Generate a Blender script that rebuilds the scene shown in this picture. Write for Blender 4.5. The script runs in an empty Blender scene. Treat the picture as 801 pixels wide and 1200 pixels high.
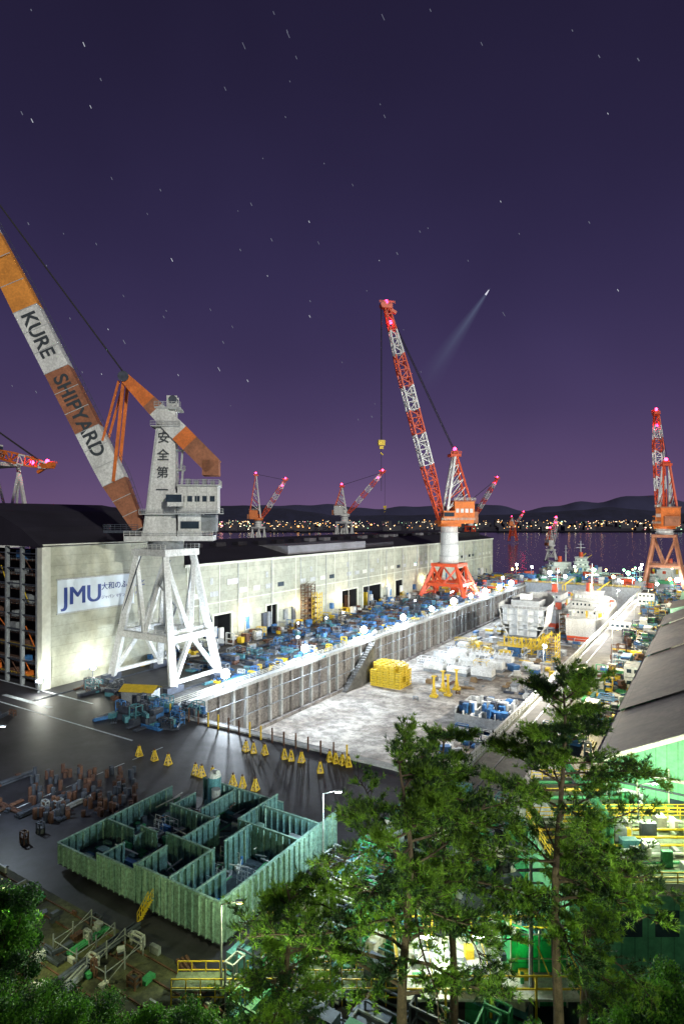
import bpy, math, random
import numpy as np
from mathutils import Vector, Matrix
random.seed(7); rng=np.random.default_rng(7)
R=random.uniform
sc=bpy.context.scene
COL=sc.collection
# ---------------------------------------------------------------- yard frame
OX,OY=-37.0,124.0
D=Vector((0.527,0.850)); Rr=Vector((0.850,-0.527))
YR=-math.atan2(0.527,0.850)
H=40.0
def W(u,v,z=0): return Vector((OX+u*D.x+v*Rr.x, OY+u*D.y+v*Rr.y, z))
# ---------------------------------------------------------------- materials
MC={}
def M(name,col,rough=.65,metal=0.0,var=.35,scale=.6,col2=None,bump=0.0,grime=0.0,seams=None,trans=0.0,streak=False):
    if name in MC: return MC[name]
    m=bpy.data.materials.new(name); m.use_nodes=True; MC[name]=m
    nt=m.node_tree; N=nt.nodes; L=nt.links
    p=N['Principled BSDF']; p.inputs['Roughness'].default_value=rough; p.inputs['Metallic'].default_value=metal
    tc=N.new('ShaderNodeTexCoord')
    no=N.new('ShaderNodeTexNoise'); no.inputs['Scale'].default_value=scale; no.inputs['Detail'].default_value=8; no.inputs['Roughness'].default_value=.65
    src=tc.outputs['Object']
    if streak:
        mp=N.new('ShaderNodeMapping'); mp.inputs['Scale'].default_value=(1,1,.12); L.new(src,mp.inputs[0]); L.new(mp.outputs[0],no.inputs['Vector'])
    else: L.new(src,no.inputs['Vector'])
    cr=N.new('ShaderNodeValToRGB'); e=cr.color_ramp.elements
    c2=col2 if col2 else tuple(c*(1-var) for c in col)
    e[0].position=.36; e[0].color=(*c2,1); e[1].position=.62; e[1].color=(*col,1)
    L.new(no.outputs['Fac'],cr.inputs['Fac'])
    out=cr.outputs['Color']
    if grime>0:
        n2=N.new('ShaderNodeTexNoise'); n2.inputs['Scale'].default_value=scale*6; n2.inputs['Detail'].default_value=10; n2.inputs['Roughness'].default_value=.75
        L.new(src,n2.inputs['Vector'])
        r2=N.new('ShaderNodeValToRGB'); r2.color_ramp.elements[0].position=.42; r2.color_ramp.elements[0].color=(1-grime,)*3+(1,)
        r2.color_ramp.elements[1].position=.58; r2.color_ramp.elements[1].color=(1,1,1,1)
        L.new(n2.outputs['Fac'],r2.inputs['Fac'])
        mx=N.new('ShaderNodeMix'); mx.data_type='RGBA'; mx.blend_type='MULTIPLY'; mx.inputs[0].default_value=1
        L.new(out,mx.inputs[6]); L.new(r2.outputs['Color'],mx.inputs[7]); out=mx.outputs[2]
    if seams:
        bt=N.new('ShaderNodeTexBrick'); bt.offset=0; bt.inputs['Color1'].default_value=(1,1,1,1); bt.inputs['Color2'].default_value=(.84,.84,.84,1)
        bt.inputs['Mortar'].default_value=(.55,.55,.55,1); bt.inputs['Scale'].default_value=1
        bt.inputs['Mortar Size'].default_value=seams[2]; bt.inputs['Brick Width'].default_value=seams[0]; bt.inputs['Row Height'].default_value=seams[1]
        mp=N.new('ShaderNodeMapping'); mp.inputs['Rotation'].default_value=seams[3] if len(seams)>3 else (0,0,0)
        L.new(src,mp.inputs[0]); L.new(mp.outputs[0],bt.inputs['Vector'])
        mx=N.new('ShaderNodeMix'); mx.data_type='RGBA'; mx.blend_type='MULTIPLY'; mx.inputs[0].default_value=1
        L.new(out,mx.inputs[6]); L.new(bt.outputs['Color'],mx.inputs[7]); out=mx.outputs[2]
    L.new(out,p.inputs['Base Color'])
    if bump>0:
        b=N.new('ShaderNodeBump'); b.inputs['Strength'].default_value=bump; b.inputs['Distance'].default_value=.1
        L.new(no.outputs['Fac'],b.inputs['Height']); L.new(b.outputs[0],p.inputs['Normal'])
    if trans>0:
        t=N.new('ShaderNodeBsdfTranslucent'); L.new(out,t.inputs['Color'])
        ms=N.new('ShaderNodeMixShader'); ms.inputs[0].default_value=trans
        L.new(p.outputs[0],ms.inputs[1]); L.new(t.outputs[0],ms.inputs[2]); L.new(ms.outputs[0],N['Material Output'].inputs['Surface'])
    return m
def E(name,col,s):
    if name in MC: return MC[name]
    m=bpy.data.materials.new(name); m.use_nodes=True; MC[name]=m
    p=m.node_tree.nodes['Principled BSDF']; p.inputs['Base Color'].default_value=(.02,.02,.02,1)
    p.inputs['Emission Color'].default_value=(*col,1); p.inputs['Emission Strength'].default_value=s
    m.cycles.emission_sampling='NONE'
    return m
white=M('white_paint',(.8,.82,.82),.5,var=.28,scale=.35,grime=.3,streak=True)
cream=M('cream_paint',(.62,.62,.55),.5,var=.3,scale=.4,grime=.25)
red=M('red_paint',(.74,.085,.02),.5,var=.3,scale=.4,grime=.2)
orange=M('orange_paint',(.8,.2,.03),.5,var=.3,scale=.3,grime=.25)
amber=M('amber_paint',(.85,.33,.05),.5,var=.25,scale=.3,grime=.25)
brown=M('faded_oxide_paint',(.42,.16,.08),.6,var=.35,scale=.3,grime=.3)
yellow=M('yellow_paint',(.78,.55,.03),.5,var=.25,scale=1,grime=.25)
steel=M('dark_steel',(.07,.085,.12),.5,.3,var=.5,scale=1)
rust=M('rusty_steel',(.15,.07,.045),.8,var=.6,scale=1.2,grime=.4)
drumm=M('drum_paint',(.11,.05,.035),.7,var=.5,scale=1.2,grime=.4)
blue=M('blue_tarp',(.05,.2,.5),.5,var=.5,scale=.8,grime=.3)
teal=M('teal_primer',(.08,.26,.32),.6,var=.4,scale=.8,grime=.3)
grn=M('green_paint',(.05,.34,.14),.6,var=.35,scale=.8,grime=.3)
grey=M('grey_paint',(.28,.31,.34),.6,var=.35,scale=.8,grime=.3)
ltgrey=M('light_grey',(.55,.58,.6),.6,var=.3,scale=.8,grime=.3)
black=M('black_rubber',(.02,.02,.022),.7,var=.3)
wood=M('timber',(.3,.2,.1),.8,var=.4,scale=2,grime=.3)
glass=M('window_glass',(.03,.05,.07),.1,var=.3)
glassl=E('lit_window',(.8,1,.75),1.4)
navy=M('navy_lettering',(.02,.05,.25),.5,var=.05)
inkm=M('dark_lettering',(.03,.04,.05),.5,var=.05)
lampw=E('lamp_white',(.9,.96,1),60)
lampy=E('lamp_sodium',(1,.6,.18),30)
lampr=E('beacon_red',(1,.02,.10),30)
lampg=E('lamp_green',(.35,1,.45),14)
# ---------------------------------------------------------------- mesh builder
class B:
    def __init__(s): s.v=[];s.f=[];s.m=[];s.mats=[]
    def mi(s,mat):
        if mat not in s.mats: s.mats.append(mat)
        return s.mats.index(mat)
    def add(s,vs,fs,mat):
        o=len(s.v); s.v.extend([tuple(x) for x in vs]); k=s.mi(mat)
        for f in fs: s.f.append(tuple(i+o for i in f)); s.m.append(k)
    def box(s,c,d,mat,rz=0,taper=1):
        x,y,z=d[0]/2,d[1]/2,d[2]/2; ca,sa=math.cos(rz),math.sin(rz); vs=[]
        for sz in(-1,1):
            t=taper if sz>0 else 1
            for sx,sy in((-1,-1),(1,-1),(1,1),(-1,1)):
                px,py=sx*x*t,sy*y*t
                vs.append((c[0]+px*ca-py*sa,c[1]+px*sa+py*ca,c[2]+sz*z))
        s.add(vs,[(3,2,1,0),(4,5,6,7),(0,1,5,4),(1,2,6,5),(2,3,7,6),(3,0,4,7)],mat)
    def bx(s,x0,x1,y0,y1,z0,z1,mat): s.box(((x0+x1)/2,(y0+y1)/2,(z0+z1)/2),(abs(x1-x0),abs(y1-y0),abs(z1-z0)),mat)
    def beam(s,p,q,w,h,mat,w2=None,h2=None):
        p=Vector(p);q=Vector(q); d=(q-p)
        if d.length<1e-5:return
        d.normalize(); up=Vector((0,0,1)) if abs(d.z)<.98 else Vector((0,1,0))
        a=d.cross(up).normalized(); b=a.cross(d).normalized(); vs=[]
        for P,ww,hh in((p,w,h),(q,w2 or w,h2 or h)):
            for sx,sy in((-1,-1),(1,-1),(1,1),(-1,1)): vs.append(P+a*(sx*ww/2)+b*(sy*hh/2))
        s.add(vs,[(3,2,1,0),(4,5,6,7),(0,1,5,4),(1,2,6,5),(2,3,7,6),(3,0,4,7)],mat)
    def cyl(s,p,q,r1,r2,mat,n=10):
        p=Vector(p);q=Vector(q); d=(q-p).normalized(); up=Vector((0,0,1)) if abs(d.z)<.9 else Vector((1,0,0))
        a=d.cross(up).normalized(); b=a.cross(d); vs=[]
        for P,r in((p,r1),(q,r2)):
            for i in range(n):
                t=2*math.pi*i/n; vs.append(P+a*(r*math.cos(t))+b*(r*math.sin(t)))
        fs=[(i,(i+1)%n,n+(i+1)%n,n+i) for i in range(n)]+[tuple(range(n-1,-1,-1)),tuple(range(n,2*n))]
        s.add(vs,fs,mat)
    def poly(s,pts,mat): s.add(pts,[tuple(range(len(pts)))],mat)
    def ball(s,c,r,mat,n=8):
        vs=[(c[0],c[1],c[2]-r)]
        for j in range(1,n//2):
            ph=-math.pi/2+math.pi*j/(n//2)
            for i in range(n): t=2*math.pi*i/n; vs.append((c[0]+r*math.cos(ph)*math.cos(t),c[1]+r*math.cos(ph)*math.sin(t),c[2]+r*math.sin(ph)))
        vs.append((c[0],c[1],c[2]+r)); k=n//2-1; fs=[]
        for i in range(n):
            fs.append((0,1+(i+1)%n,1+i)); fs.append((1+(k-1)*n+i,1+(k-1)*n+(i+1)%n,1+k*n))
            for j in range(k-1): fs.append((1+j*n+i,1+j*n+(i+1)%n,1+(j+1)*n+(i+1)%n,1+(j+1)*n+i))
        s.add(vs,fs,mat)
    def truss(s,p,q,w1,w2,n,mats,ch=.6,lc=.3,wm=None):
        p=Vector(p);q=Vector(q);d=(q-p).normalized()
        a=d.cross(Vector((0,1,0))).normalized(); b=Vector((0,1,0))
        def wid(t):
            if wm is None: return w1+(w2-w1)*t
            return w1+(wm-w1)*min(1,t/.2) if t<.7 else wm+(w2-wm)*(t-.7)/.3
        def cs(t):
            c=p+(q-p)*t; w=wid(t)/2
            return [c+a*w+b*w,c+a*w-b*w,c-a*w-b*w,c-a*w+b*w]
        for i in range(n):
            A=cs(i/n);C=cs((i+1)/n); mt=mats[int(i/n*len(mats))]
            for k in range(4):
                s.beam(A[k],C[k],ch,ch,mt)
                k2=(k+1)%4
                s.beam(A[k],A[k2],lc,lc,mt)
                if (i+k)%2: s.beam(A[k],C[k2],lc,lc,mt)
                else: s.beam(A[k2],C[k],lc,lc,mt)
    def rail(s,p,q,mat,h=1.1,step=2.0,t=.06,lv=3):
        p=Vector(p);q=Vector(q);n=max(1,int((q-p).length/step))
        for i in range(n+1):
            c=p+(q-p)*(i/n); s.beam(c,c+Vector((0,0,h)),t,t,mat)
        for k in range(1,lv+1): s.beam(p+Vector((0,0,h*k/lv)),q+Vector((0,0,h*k/lv)),t,t,mat)
    def fin(s,name,loc=(0,0,0),rz=0,parent=None,bevel=0,smooth=False):
        me=bpy.data.meshes.new(name); me.from_pydata(s.v,[],s.f)
        for m in s.mats: me.materials.append(m)
        me.polygons.foreach_set('material_index',s.m)
        if smooth: me.polygons.foreach_set('use_smooth',[True]*len(s.f))
        me.update(); o=bpy.data.objects.new(name,me); COL.objects.link(o)
        o.location=loc; o.rotation_euler=(0,0,rz)
        if parent: o.parent=parent
        if bevel: bm=o.modifiers.new('b','BEVEL'); bm.width=bevel; bm.segments=1
        return o
def empty(name,loc=(0,0,0),rz=0):
    o=bpy.data.objects.new(name,None); COL.objects.link(o); o.location=loc; o.rotation_euler=(0,0,rz); o.empty_display_size=1; return o
def light(name,typ,loc,power,col,parent=None,radius=.3,**kw):
    l=bpy.data.lights.new(name,typ); l.energy=power; l.color=col
    if typ in('POINT','SPOT'): l.shadow_soft_size=radius
    o=bpy.data.objects.new(name,l); COL.objects.link(o); o.location=loc
    for k,v in kw.items(): setattr(l,k,v)
    if parent:o.parent=parent
    return o
def text(name,body,origin,xa,ya,size,mat,parent,align='LEFT',bold=0):
    c=bpy.data.curves.new(name,'FONT'); c.body=body; c.size=size; c.align_x=align; c.extrude=.02; c.offset=bold
    c.materials.append(mat)
    o=bpy.data.objects.new(name,c); COL.objects.link(o)
    x=Vector(xa).normalized();y=Vector(ya).normalized();z=x.cross(y)
    m=Matrix((x,y,z)).transposed().to_4x4(); m.translation=Vector(origin)
    o.parent=parent; o.matrix_local=m
    return o
# ---------------------------------------------------------------- camera, world, sun
cam=bpy.data.cameras.new('camera'); co=bpy.data.objects.new('camera',cam); COL.objects.link(co)
co.location=(0,0,H); co.rotation_euler=(math.radians(90),0,0)
cam.sensor_fit='HORIZONTAL'; cam.sensor_width=24; cam.lens=700/801*24; cam.shift_y=.010; cam.clip_start=.5; cam.clip_end=60000
sc.camera=co
sc.view_settings.view_transform='Standard'; sc.view_settings.look='None'; sc.view_settings.exposure=0
sund=Vector((-0.46,0.82,-0.36)).normalized()
w=bpy.data.worlds.new('World'); sc.world=w; w.use_nodes=True; nt=w.node_tree; N=nt.nodes; L=nt.links
bg=N['Background']; tc=N.new('ShaderNodeTexCoord'); sx=N.new('ShaderNodeSeparateXYZ'); L.new(tc.outputs['Generated'],sx.inputs[0])
cr=N.new('ShaderNodeValToRGB'); cr.color_ramp.interpolation='B_SPLINE'; el=cr.color_ramp.elements
stops=[(0,(.15,.09,.19)),(.06,(.108,.068,.165)),(.17,(.056,.039,.11)),(.33,(.030,.0225,.071)),(.5,(.019,.0145,.046)),(.7,(.0135,.0105,.032))]
el[0].position=0; el[0].color=(*stops[0][1],1); el[1].position=.7; el[1].color=(*stops[-1][1],1)
for p_,c_ in stops[1:-1]:
    e_=el.new(p_); e_.color=(*c_,1)
no=N.new('ShaderNodeTexNoise'); no.inputs['Scale'].default_value=1.6; no.inputs['Detail'].default_value=3; L.new(tc.outputs['Generated'],no.inputs['Vector'])
mr=N.new('ShaderNodeMapRange'); mr.inputs['From Min'].default_value=.3; mr.inputs['From Max'].default_value=.7; mr.inputs['To Min'].default_value=.82; mr.inputs['To Max'].default_value=1.22
L.new(no.outputs['Fac'],mr.inputs['Value'])
L.new(sx.outputs['Z'],cr.inputs['Fac'])
mul=N.new('ShaderNodeVectorMath'); mul.operation='SCALE'; L.new(cr.outputs['Color'],mul.inputs[0]); L.new(mr.outputs[0],mul.inputs['Scale'])
sky=N.new('ShaderNodeTexSky'); sky.sky_type='NISHITA'; sky.sun_disc=False; sky.sun_elevation=math.radians(2); sky.sun_rotation=math.atan2(-sund.x,-sund.y)
s2=N.new('ShaderNodeVectorMath'); s2.operation='SCALE'; s2.inputs['Scale'].default_value=.001; L.new(sky.outputs[0],s2.inputs[0])
ad=N.new('ShaderNodeVectorMath'); ad.operation='ADD'; L.new(mul.outputs[0],ad.inputs[0]); L.new(s2.outputs[0],ad.inputs[1])
L.new(ad.outputs[0],bg.inputs['Color']); bg.inputs['Strength'].default_value=1
sl=bpy.data.lights.new('sun','SUN'); sl.energy=2.0; sl.angle=math.radians(2); sl.color=(1,.98,.86)
so=bpy.data.objects.new('sun',sl); COL.objects.link(so); so.rotation_euler=sund.to_track_quat('-Z','Y').to_euler(); so.location=(60,-60,90)
# stars: short trails far away
b=B(); starm=E('star_white',(.85,.9,1),.55); starm2=E('star_dim',(.7,.75,1),.2)
for i in range(95):
    az=math.radians(R(-33,33)); elv=math.radians(R(9,42)); r=12000
    c=Vector((math.sin(az)*math.cos(elv),math.cos(az)*math.cos(elv),math.sin(elv)))*r
    rt=Vector((math.cos(az),-math.sin(az),0)); up=rt.cross(c.normalized())
    d=(rt*.5-up*.86); n=(rt*.86+up*.5); l=R(10,28)+(18 if i%12==0 else 0); ww=R(4,6.5)
    b.poly([c-d*l-n*ww,c+d*l-n*ww,c+d*l+n*ww,c-d*l+n*ww],starm if i%5==0 else starm2)
b.fin('stars')
cm_=bpy.data.materials.new('lens_ghost_tail'); cm_.use_nodes=True; nt=cm_.node_tree; nt.nodes.remove(nt.nodes['Principled BSDF'])  # lens ghost streak imitated by a glowing, fading mesh in the sky
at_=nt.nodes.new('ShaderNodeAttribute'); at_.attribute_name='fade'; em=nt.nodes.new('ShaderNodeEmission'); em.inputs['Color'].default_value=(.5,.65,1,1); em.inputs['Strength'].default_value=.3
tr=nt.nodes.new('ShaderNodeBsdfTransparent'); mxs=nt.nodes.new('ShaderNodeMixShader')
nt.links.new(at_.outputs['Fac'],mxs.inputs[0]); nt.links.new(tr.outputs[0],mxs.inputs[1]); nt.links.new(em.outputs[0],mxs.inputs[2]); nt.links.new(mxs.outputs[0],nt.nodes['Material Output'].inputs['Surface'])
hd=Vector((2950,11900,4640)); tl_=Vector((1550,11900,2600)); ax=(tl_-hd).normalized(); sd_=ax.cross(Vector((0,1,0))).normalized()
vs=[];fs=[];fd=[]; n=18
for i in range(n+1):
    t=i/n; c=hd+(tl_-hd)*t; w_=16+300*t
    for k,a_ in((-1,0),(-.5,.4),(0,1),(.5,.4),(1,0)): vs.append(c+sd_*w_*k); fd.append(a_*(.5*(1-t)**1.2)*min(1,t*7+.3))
for i in range(n):
    for k in range(4): fs.append((i*5+k,i*5+k+1,i*5+k+6,i*5+k+5))
me=bpy.data.meshes.new('lens_ghost'); me.from_pydata([tuple(v) for v in vs],[],fs); me.materials.append(cm_)
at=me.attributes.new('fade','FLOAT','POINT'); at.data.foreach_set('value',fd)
ob=bpy.data.objects.new('lens_ghost',me); COL.objects.link(ob)
b=B(); b.beam(hd+Vector((-95,-20,-138)),hd+Vector((-30,-20,-44)),34,34,E('lens_ghost_head',(.85,.85,1),.8),12,12); o=b.fin('ghost_core',parent=ob)  # bright core of the lens ghost streak
# ---------------------------------------------------------------- ground, water, hills
DL,DW,DD=285.0,63.0,12.5
asph=M('asphalt',(.045,.045,.06),.55,var=.6,scale=.05,col2=(.014,.014,.023),grime=.5,bump=.2)
conc=M('apron_concrete',(.17,.17,.17),.8,var=.5,scale=.08,grime=.4,seams=(8,6,.04))
g=B()
U0,U1,V0,V1=-400,345,-7000,7000
for (u0,u1,v0,v1) in((U0,0,V0,V1),(0,DL,V0,0),(0,DL,DW,V1),(DL,U1,V0,V1)):
    g.poly([(v0,u0,0),(v1,u0,0),(v1,u1,0),(v0,u1,0)],asph)
g.poly([(V0,U1,0),(V1,U1,0),(V1,U1,-6),(V0,U1,-6)],conc)
g.fin('ground',W(0,0),YR)
g=B(); g.poly([(-16,-2,.02),(-1.6,-2,.02),(-1.6,DL,.02),(-16,DL,.02)],conc)
g.poly([(DW+1.6,0,.02),(DW+9,0,.02),(DW+9,DL,.02),(DW+1.6,DL,.02)],conc)
g.fin('concrete_apron',W(0,0),YR)
wm=bpy.data.materials.new('sea_water'); wm.use_nodes=True; nn=wm.node_tree; p=nn.nodes['Principled BSDF']
p.inputs['Base Color'].default_value=(.012,.02,.055,1); p.inputs['Roughness'].default_value=.14
tcw=nn.nodes.new('ShaderNodeTexCoord'); nw=nn.nodes.new('ShaderNodeTexNoise'); nw.inputs['Scale'].default_value=.25; nw.inputs['Detail'].default_value=5
bw=nn.nodes.new('ShaderNodeBump'); bw.inputs['Strength'].default_value=.35; bw.inputs['Distance'].default_value=.6
nn.links.new(tcw.outputs['Object'],nw.inputs['Vector']); nn.links.new(nw.outputs['Fac'],bw.inputs['Height']); nn.links.new(bw.outputs[0],p.inputs['Normal'])
g=B(); g.poly([(-20000,U1+.1,-3),(20000,U1+.1,-3),(20000,30000,-3),(-20000,30000,-3)],wm); g.fin('sea_water',W(0,0),YR)
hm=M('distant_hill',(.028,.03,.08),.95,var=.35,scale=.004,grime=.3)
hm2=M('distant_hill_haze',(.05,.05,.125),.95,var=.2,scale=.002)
def hills(name,dist,amp,base,seed,mat,env):
    b=B(); n=220; rr=random.Random(seed); ph=[rr.uniform(0,6.28) for _ in range(8)]
    rows=[]
    for j in range(5):
        row=[]
        for i in range(n+1):
            az=math.radians(-50+100*i/n)
            h=base+amp*env(math.degrees(az))*(.62+.2*math.sin(az*11+ph[0])+.13*math.sin(az*23+ph[1])+.07*math.sin(az*51+ph[2])+.04*math.sin(az*110+ph[3]))
            t=j/4; rr_=dist*(1+.12*t); z=-3+(h+3)*math.sin(t*math.pi/2)+ (0 if j in(0,4) else amp*.03*math.sin(i*1.7+j*2))
            row.append((rr_*math.tan(az),rr_,z))
        rows.append(row)
    vs=[p for r_ in rows for p in r_]; fs=[(j*(n+1)+i,j*(n+1)+i+1,(j+1)*(n+1)+i+1,(j+1)*(n+1)+i) for j in range(4) for i in range(n)]
    b.add(vs,fs,mat); b.fin(name,smooth=True)
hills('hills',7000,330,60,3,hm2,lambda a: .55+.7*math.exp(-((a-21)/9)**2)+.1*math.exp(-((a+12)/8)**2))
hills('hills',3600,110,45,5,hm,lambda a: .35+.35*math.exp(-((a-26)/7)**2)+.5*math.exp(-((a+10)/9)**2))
b=B(); bm1=M('town_dark',(.05,.05,.07),.8)
cols=[E('town_orange',(1,.45,.12),6),E('town_warm',(1,.8,.5),5),E('town_green',(.5,1,.6),3),E('town_pink',(1,.35,.4),4)]
b.poly([(-3000,1900,0),(3000,1900,0),(3600,3600,6),(-3600,3600,6)],bm1)
for i in range(900):
    az=math.radians(R(-33,34))
    if -2<math.degrees(az)<14 and R(0,1)<.3: continue
    dd=R(1910,3400); x=dd*math.tan(az); z=R(3,9)+(dd-1900)*.012
    if i%3==0: b.box((x,dd,z/2+4),(R(15,50),R(15,30),z+8),bm1)
    s_=R(1.0,2.4) if R(0,1)<.94 else R(3,5)
    b.box((x,dd-18,z+R(0,10)),(s_*1.4,s_,s_),random.choice(cols[:2]*3+cols))
b.fin('distant_town')
hillm=M('hillside_soil',(.05,.07,.03),.95,var=.6,scale=.5,col2=(.02,.03,.012),bump=.5)
b=B(); nx,ny=90,50; vs=[]
for j in range(ny+1):
    for i in range(nx+1):
        x=-160+320*i/nx; y=-70+118*j/ny
        z=36.3-.84*y if y>0 else 36.3+.05*y
        z+=.5*math.sin(x*.7+y*.4)+.3*math.sin(x*1.9-y)
        z=min(z,37.3)
        if y>44: z=-.5
        vs.append((x,y,z))
b.add(vs,[(j*(nx+1)+i,j*(nx+1)+i+1,(j+1)*(nx+1)+i+1,(j+1)*(nx+1)+i) for j in range(ny) for i in range(nx)],hillm); b.fin('hillside',smooth=True)
# ---------------------------------------------------------------- dry dock
dfl=M('dock_floor',(.62,.59,.54),.75,col2=(.24,.2,.165),scale=.07,grime=.6,bump=.3,seams=(14,10,.05))
dwl=M('dock_wall',(.36,.34,.33),.85,col2=(.13,.12,.12),scale=.25,grime=.5,streak=True)
g=B()
g.poly([(0,0,-DD),(DW,0,-DD),(DW,DL,-DD),(0,DL,-DD)],dfl)
g.poly([(0,0,0),(0,DL,0),(0,DL,-DD),(0,0,-DD)],dwl); g.poly([(DW,0,0),(DW,0,-DD),(DW,DL,-DD),(DW,DL,0)],dwl)
g.poly([(0,0,0),(0,0,-DD),(DW,0,-DD),(DW,0,0)],dwl); g.poly([(0,DL,0),(DW,DL,0),(DW,DL,-DD),(0,DL,-DD)],dwl)
n=int(DL/4.6)
for i in range(n):
    y=2+i*4.6
    g.bx(.01,.8,y,y+.7,-DD+.5,-.6,ltgrey if i%3 else dwl); g.bx(DW-.8,DW-.01,y,y+.9,-DD+.5,-.6,ltgrey)
g.bx(.01,1.5,0,DL,-DD,-DD+.9,dwl); g.bx(DW-1.5,DW-.01,0,DL,-DD,-DD+.9,dwl)
g.bx(-.8,1.0,-1,DL,-.55,.35,ltgrey); g.bx(DW-1,DW+.8,-1,DL,-.55,.35,ltgrey); g.bx(1,DW-1,-1,.6,-.5,.3,ltgrey)
for i in range(2): g.bx(.81,1.1,2,DL,-3.5-4*i,-3.35-4*i,grey)
g.bx(0,DW,DL-5,DL+2,-DD,1.6,grey); g.rail((0,DL-4,1.6),(DW,DL-4,1.6),yellow,1.2,3,.15)
for k in range(20): g.bx(1.2,3,68+k*.9,68.9+k*.9,-DD,-DD+.5+k*.6,conc)
g.fin('dry_dock',W(0,0),YR)
g=B()
g.rail((-.5,0,.36),(-.5,DL-6,.36),cream,1.2,2.5,.12); g.rail((DW+.5,0,.36),(DW+.5,DL-6,.36),cream,1.2,2.5,.12)
g.fin('dockside_railing',W(0,0),YR)
g=B()
for i in range(17):
    x=4+i*2.6
    g.beam((x,-1.8,0),(x,-1.8,2.6+R(-.2,.2)),.22,.22,random.choice([yellow,rust,rust]))
g.beam((4,-1.8,1.3),(45.6,-1.8,1.3),.08,.08,grey)
g.fin('dock_head_fence',W(0,0),YR)
g=B()
for v in(-8,-30,-8.6,-29.4,DW+4,DW+24): g.bx(v-.1,v+.1,-10,335,.024,.14,steel)
g.fin('crane_rails',W(0,0),YR)
g=B()
for i in range(40):
    for v in(20,31.5,43):
        if R(0,1)<.4:
            y=90+i*4.6; g.bx(v-1,v+1,y,y+1.2,-DD,-DD+1.1,random.choice([conc,wood,grey])); g.bx(v-.8,v+.8,y+.1,y+1.1,-DD+1.1,-DD+1.5,wood)
g.fin('keel_blocks',W(0,0),YR)
# ---------------------------------------------------------------- assembly hall
wallm=M('hall_cladding',(.55,.56,.45),.6,col2=(.37,.40,.33),scale=.05,grime=.25,streak=True,seams=(2.4,9.6,.035,(math.pi/2,0,math.pi/2)))
roofd=M('hall_roof',(.02,.018,.03),.7,var=.4,scale=.1,seams=(3,200,.06))
roofl=M('hall_roof_light',(.22,.22,.25),.6,var=.4,scale=.1)
trim=M('trim_white',(.66,.68,.6),.6,var=.2)
dark=M('hall_interior',(.012,.013,.018),.9,var=.5)
HV=-36.0
hall=empty('assembly_hall',W(0,0),YR)
g=B()
AZ=33.3; ua,ub=-4.0,39.7; dep=78
g.bx(HV-.4,HV,ua,ub,0,AZ,wallm)
g.bx(HV-dep,HV-.4,ub-.4,ub-.01,0,AZ,wallm)
g.bx(HV-.2,HV+.25,ua-.2,ub,AZ,AZ+.7,trim)
g.bx(HV-1.5,HV+.35,ua-.6,ua+1.6,0,AZ,trim)
for k in range(12):
    x=HV-2-k*6.5
    g.bx(x-.35,x+.35,ua-.5,ua+.3,0,AZ,grey)
for k in range(9):
    z=2+k*3.7; g.bx(HV-dep,HV-1.5,ua-.42,ua+.2,z,z+.22,steel)
for k in range(40):
    x=HV-2-R(0,70); z=R(1,26); g.beam((x,ua+1,z),(x-R(2,6),ua+1,z+R(3,6)),.18,.18,random.choice([orange,ltgrey,yellow,rust]))
g.bx(HV-dep,HV-.5,ua+6,ua+6.3,0,AZ-1,dark)
for k in range(9):
    z=1+k*3.6; g.bx(HV-dep,HV-1.6,ua+1.2,ua+5,z,z+.15,rust); g.rail((HV-dep,ua+1.2,z),(HV-2,ua+1.2,z),random.choice([grey,yellow]),1.1,2.2,.07)
    for q in range(5): x=HV-3-R(0,60); g.bx(x-R(1,3),x,ua+2,ua+4,z+.15,z+R(1,2.6),random.choice([rust,blue,steel,grey,rust,orange]))
g.fin('tall_bay_walls',parent=hall)
g=B()
prof=[(HV+.6,AZ+.2),(HV-8,AZ+4.6),(HV-20,AZ+8.8),(HV-38,AZ+11.2),(HV-56,AZ+8.8),(HV-70,AZ+4),(HV-dep,AZ)]
for (x0,z0),(x1,z1) in zip(prof,prof[1:]): g.poly([(x0,ua-1,z0),(x0,ub,z0),(x1,ub,z1),(x1,ua-1,z1)],roofd)
for yy in(ua-1,ub): g.poly([(x,yy,z) for x,z in prof],roofd)
g.fin('tall_bay_roof',parent=hall)
g=B()
BZ=25.5; uc=331
g.bx(HV-.4,HV,ub,uc,9.5,BZ,wallm)
doors=[(52,60),(78,84),(103,108),(128,141),(146,163),(178,186),(215,232),(262,280)]
cur=ub
for a,c in doors:
    g.bx(HV-.4,HV,cur,a,0,9.5,wallm); g.bx(HV-6,HV-5.8,a,c,0,9.5,dark)
    g.bx(HV-6,HV-.4,a-.3,a,0,9.5,dark); g.bx(HV-6,HV-.4,c,c+.3,0,9.5,dark)
    g.bx(HV-.1,HV+.25,a-.6,a,0,10.1,trim); g.bx(HV-.1,HV+.25,c,c+.6,0,10.1,trim); g.bx(HV-.1,HV+.25,a,c,9.5,10.1,trim)
    for k in range(int((c-a)/2)):
        if R(0,1)<.7: g.bx(HV-5,HV-3,a+.3+2*k,a+1.7+2*k,0,R(1,7),random.choice([blue,blue,rust,grey,teal,yellow]))
    cur=c
g.bx(HV-.4,HV,cur,uc,0,9.5,wallm)
g.bx(HV-60,HV,uc,uc+.4,0,BZ,wallm)
for k in range(22):
    yy=ub+1+k*13.6; g.bx(HV+.0,HV+.22,yy,yy+.35,10.2,BZ-.1,trim)
g.bx(HV-.1,HV+.5,ub,uc+.6,BZ,BZ+.8,trim); g.bx(HV,HV+.18,ub,uc,13.4,13.7,trim)
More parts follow.
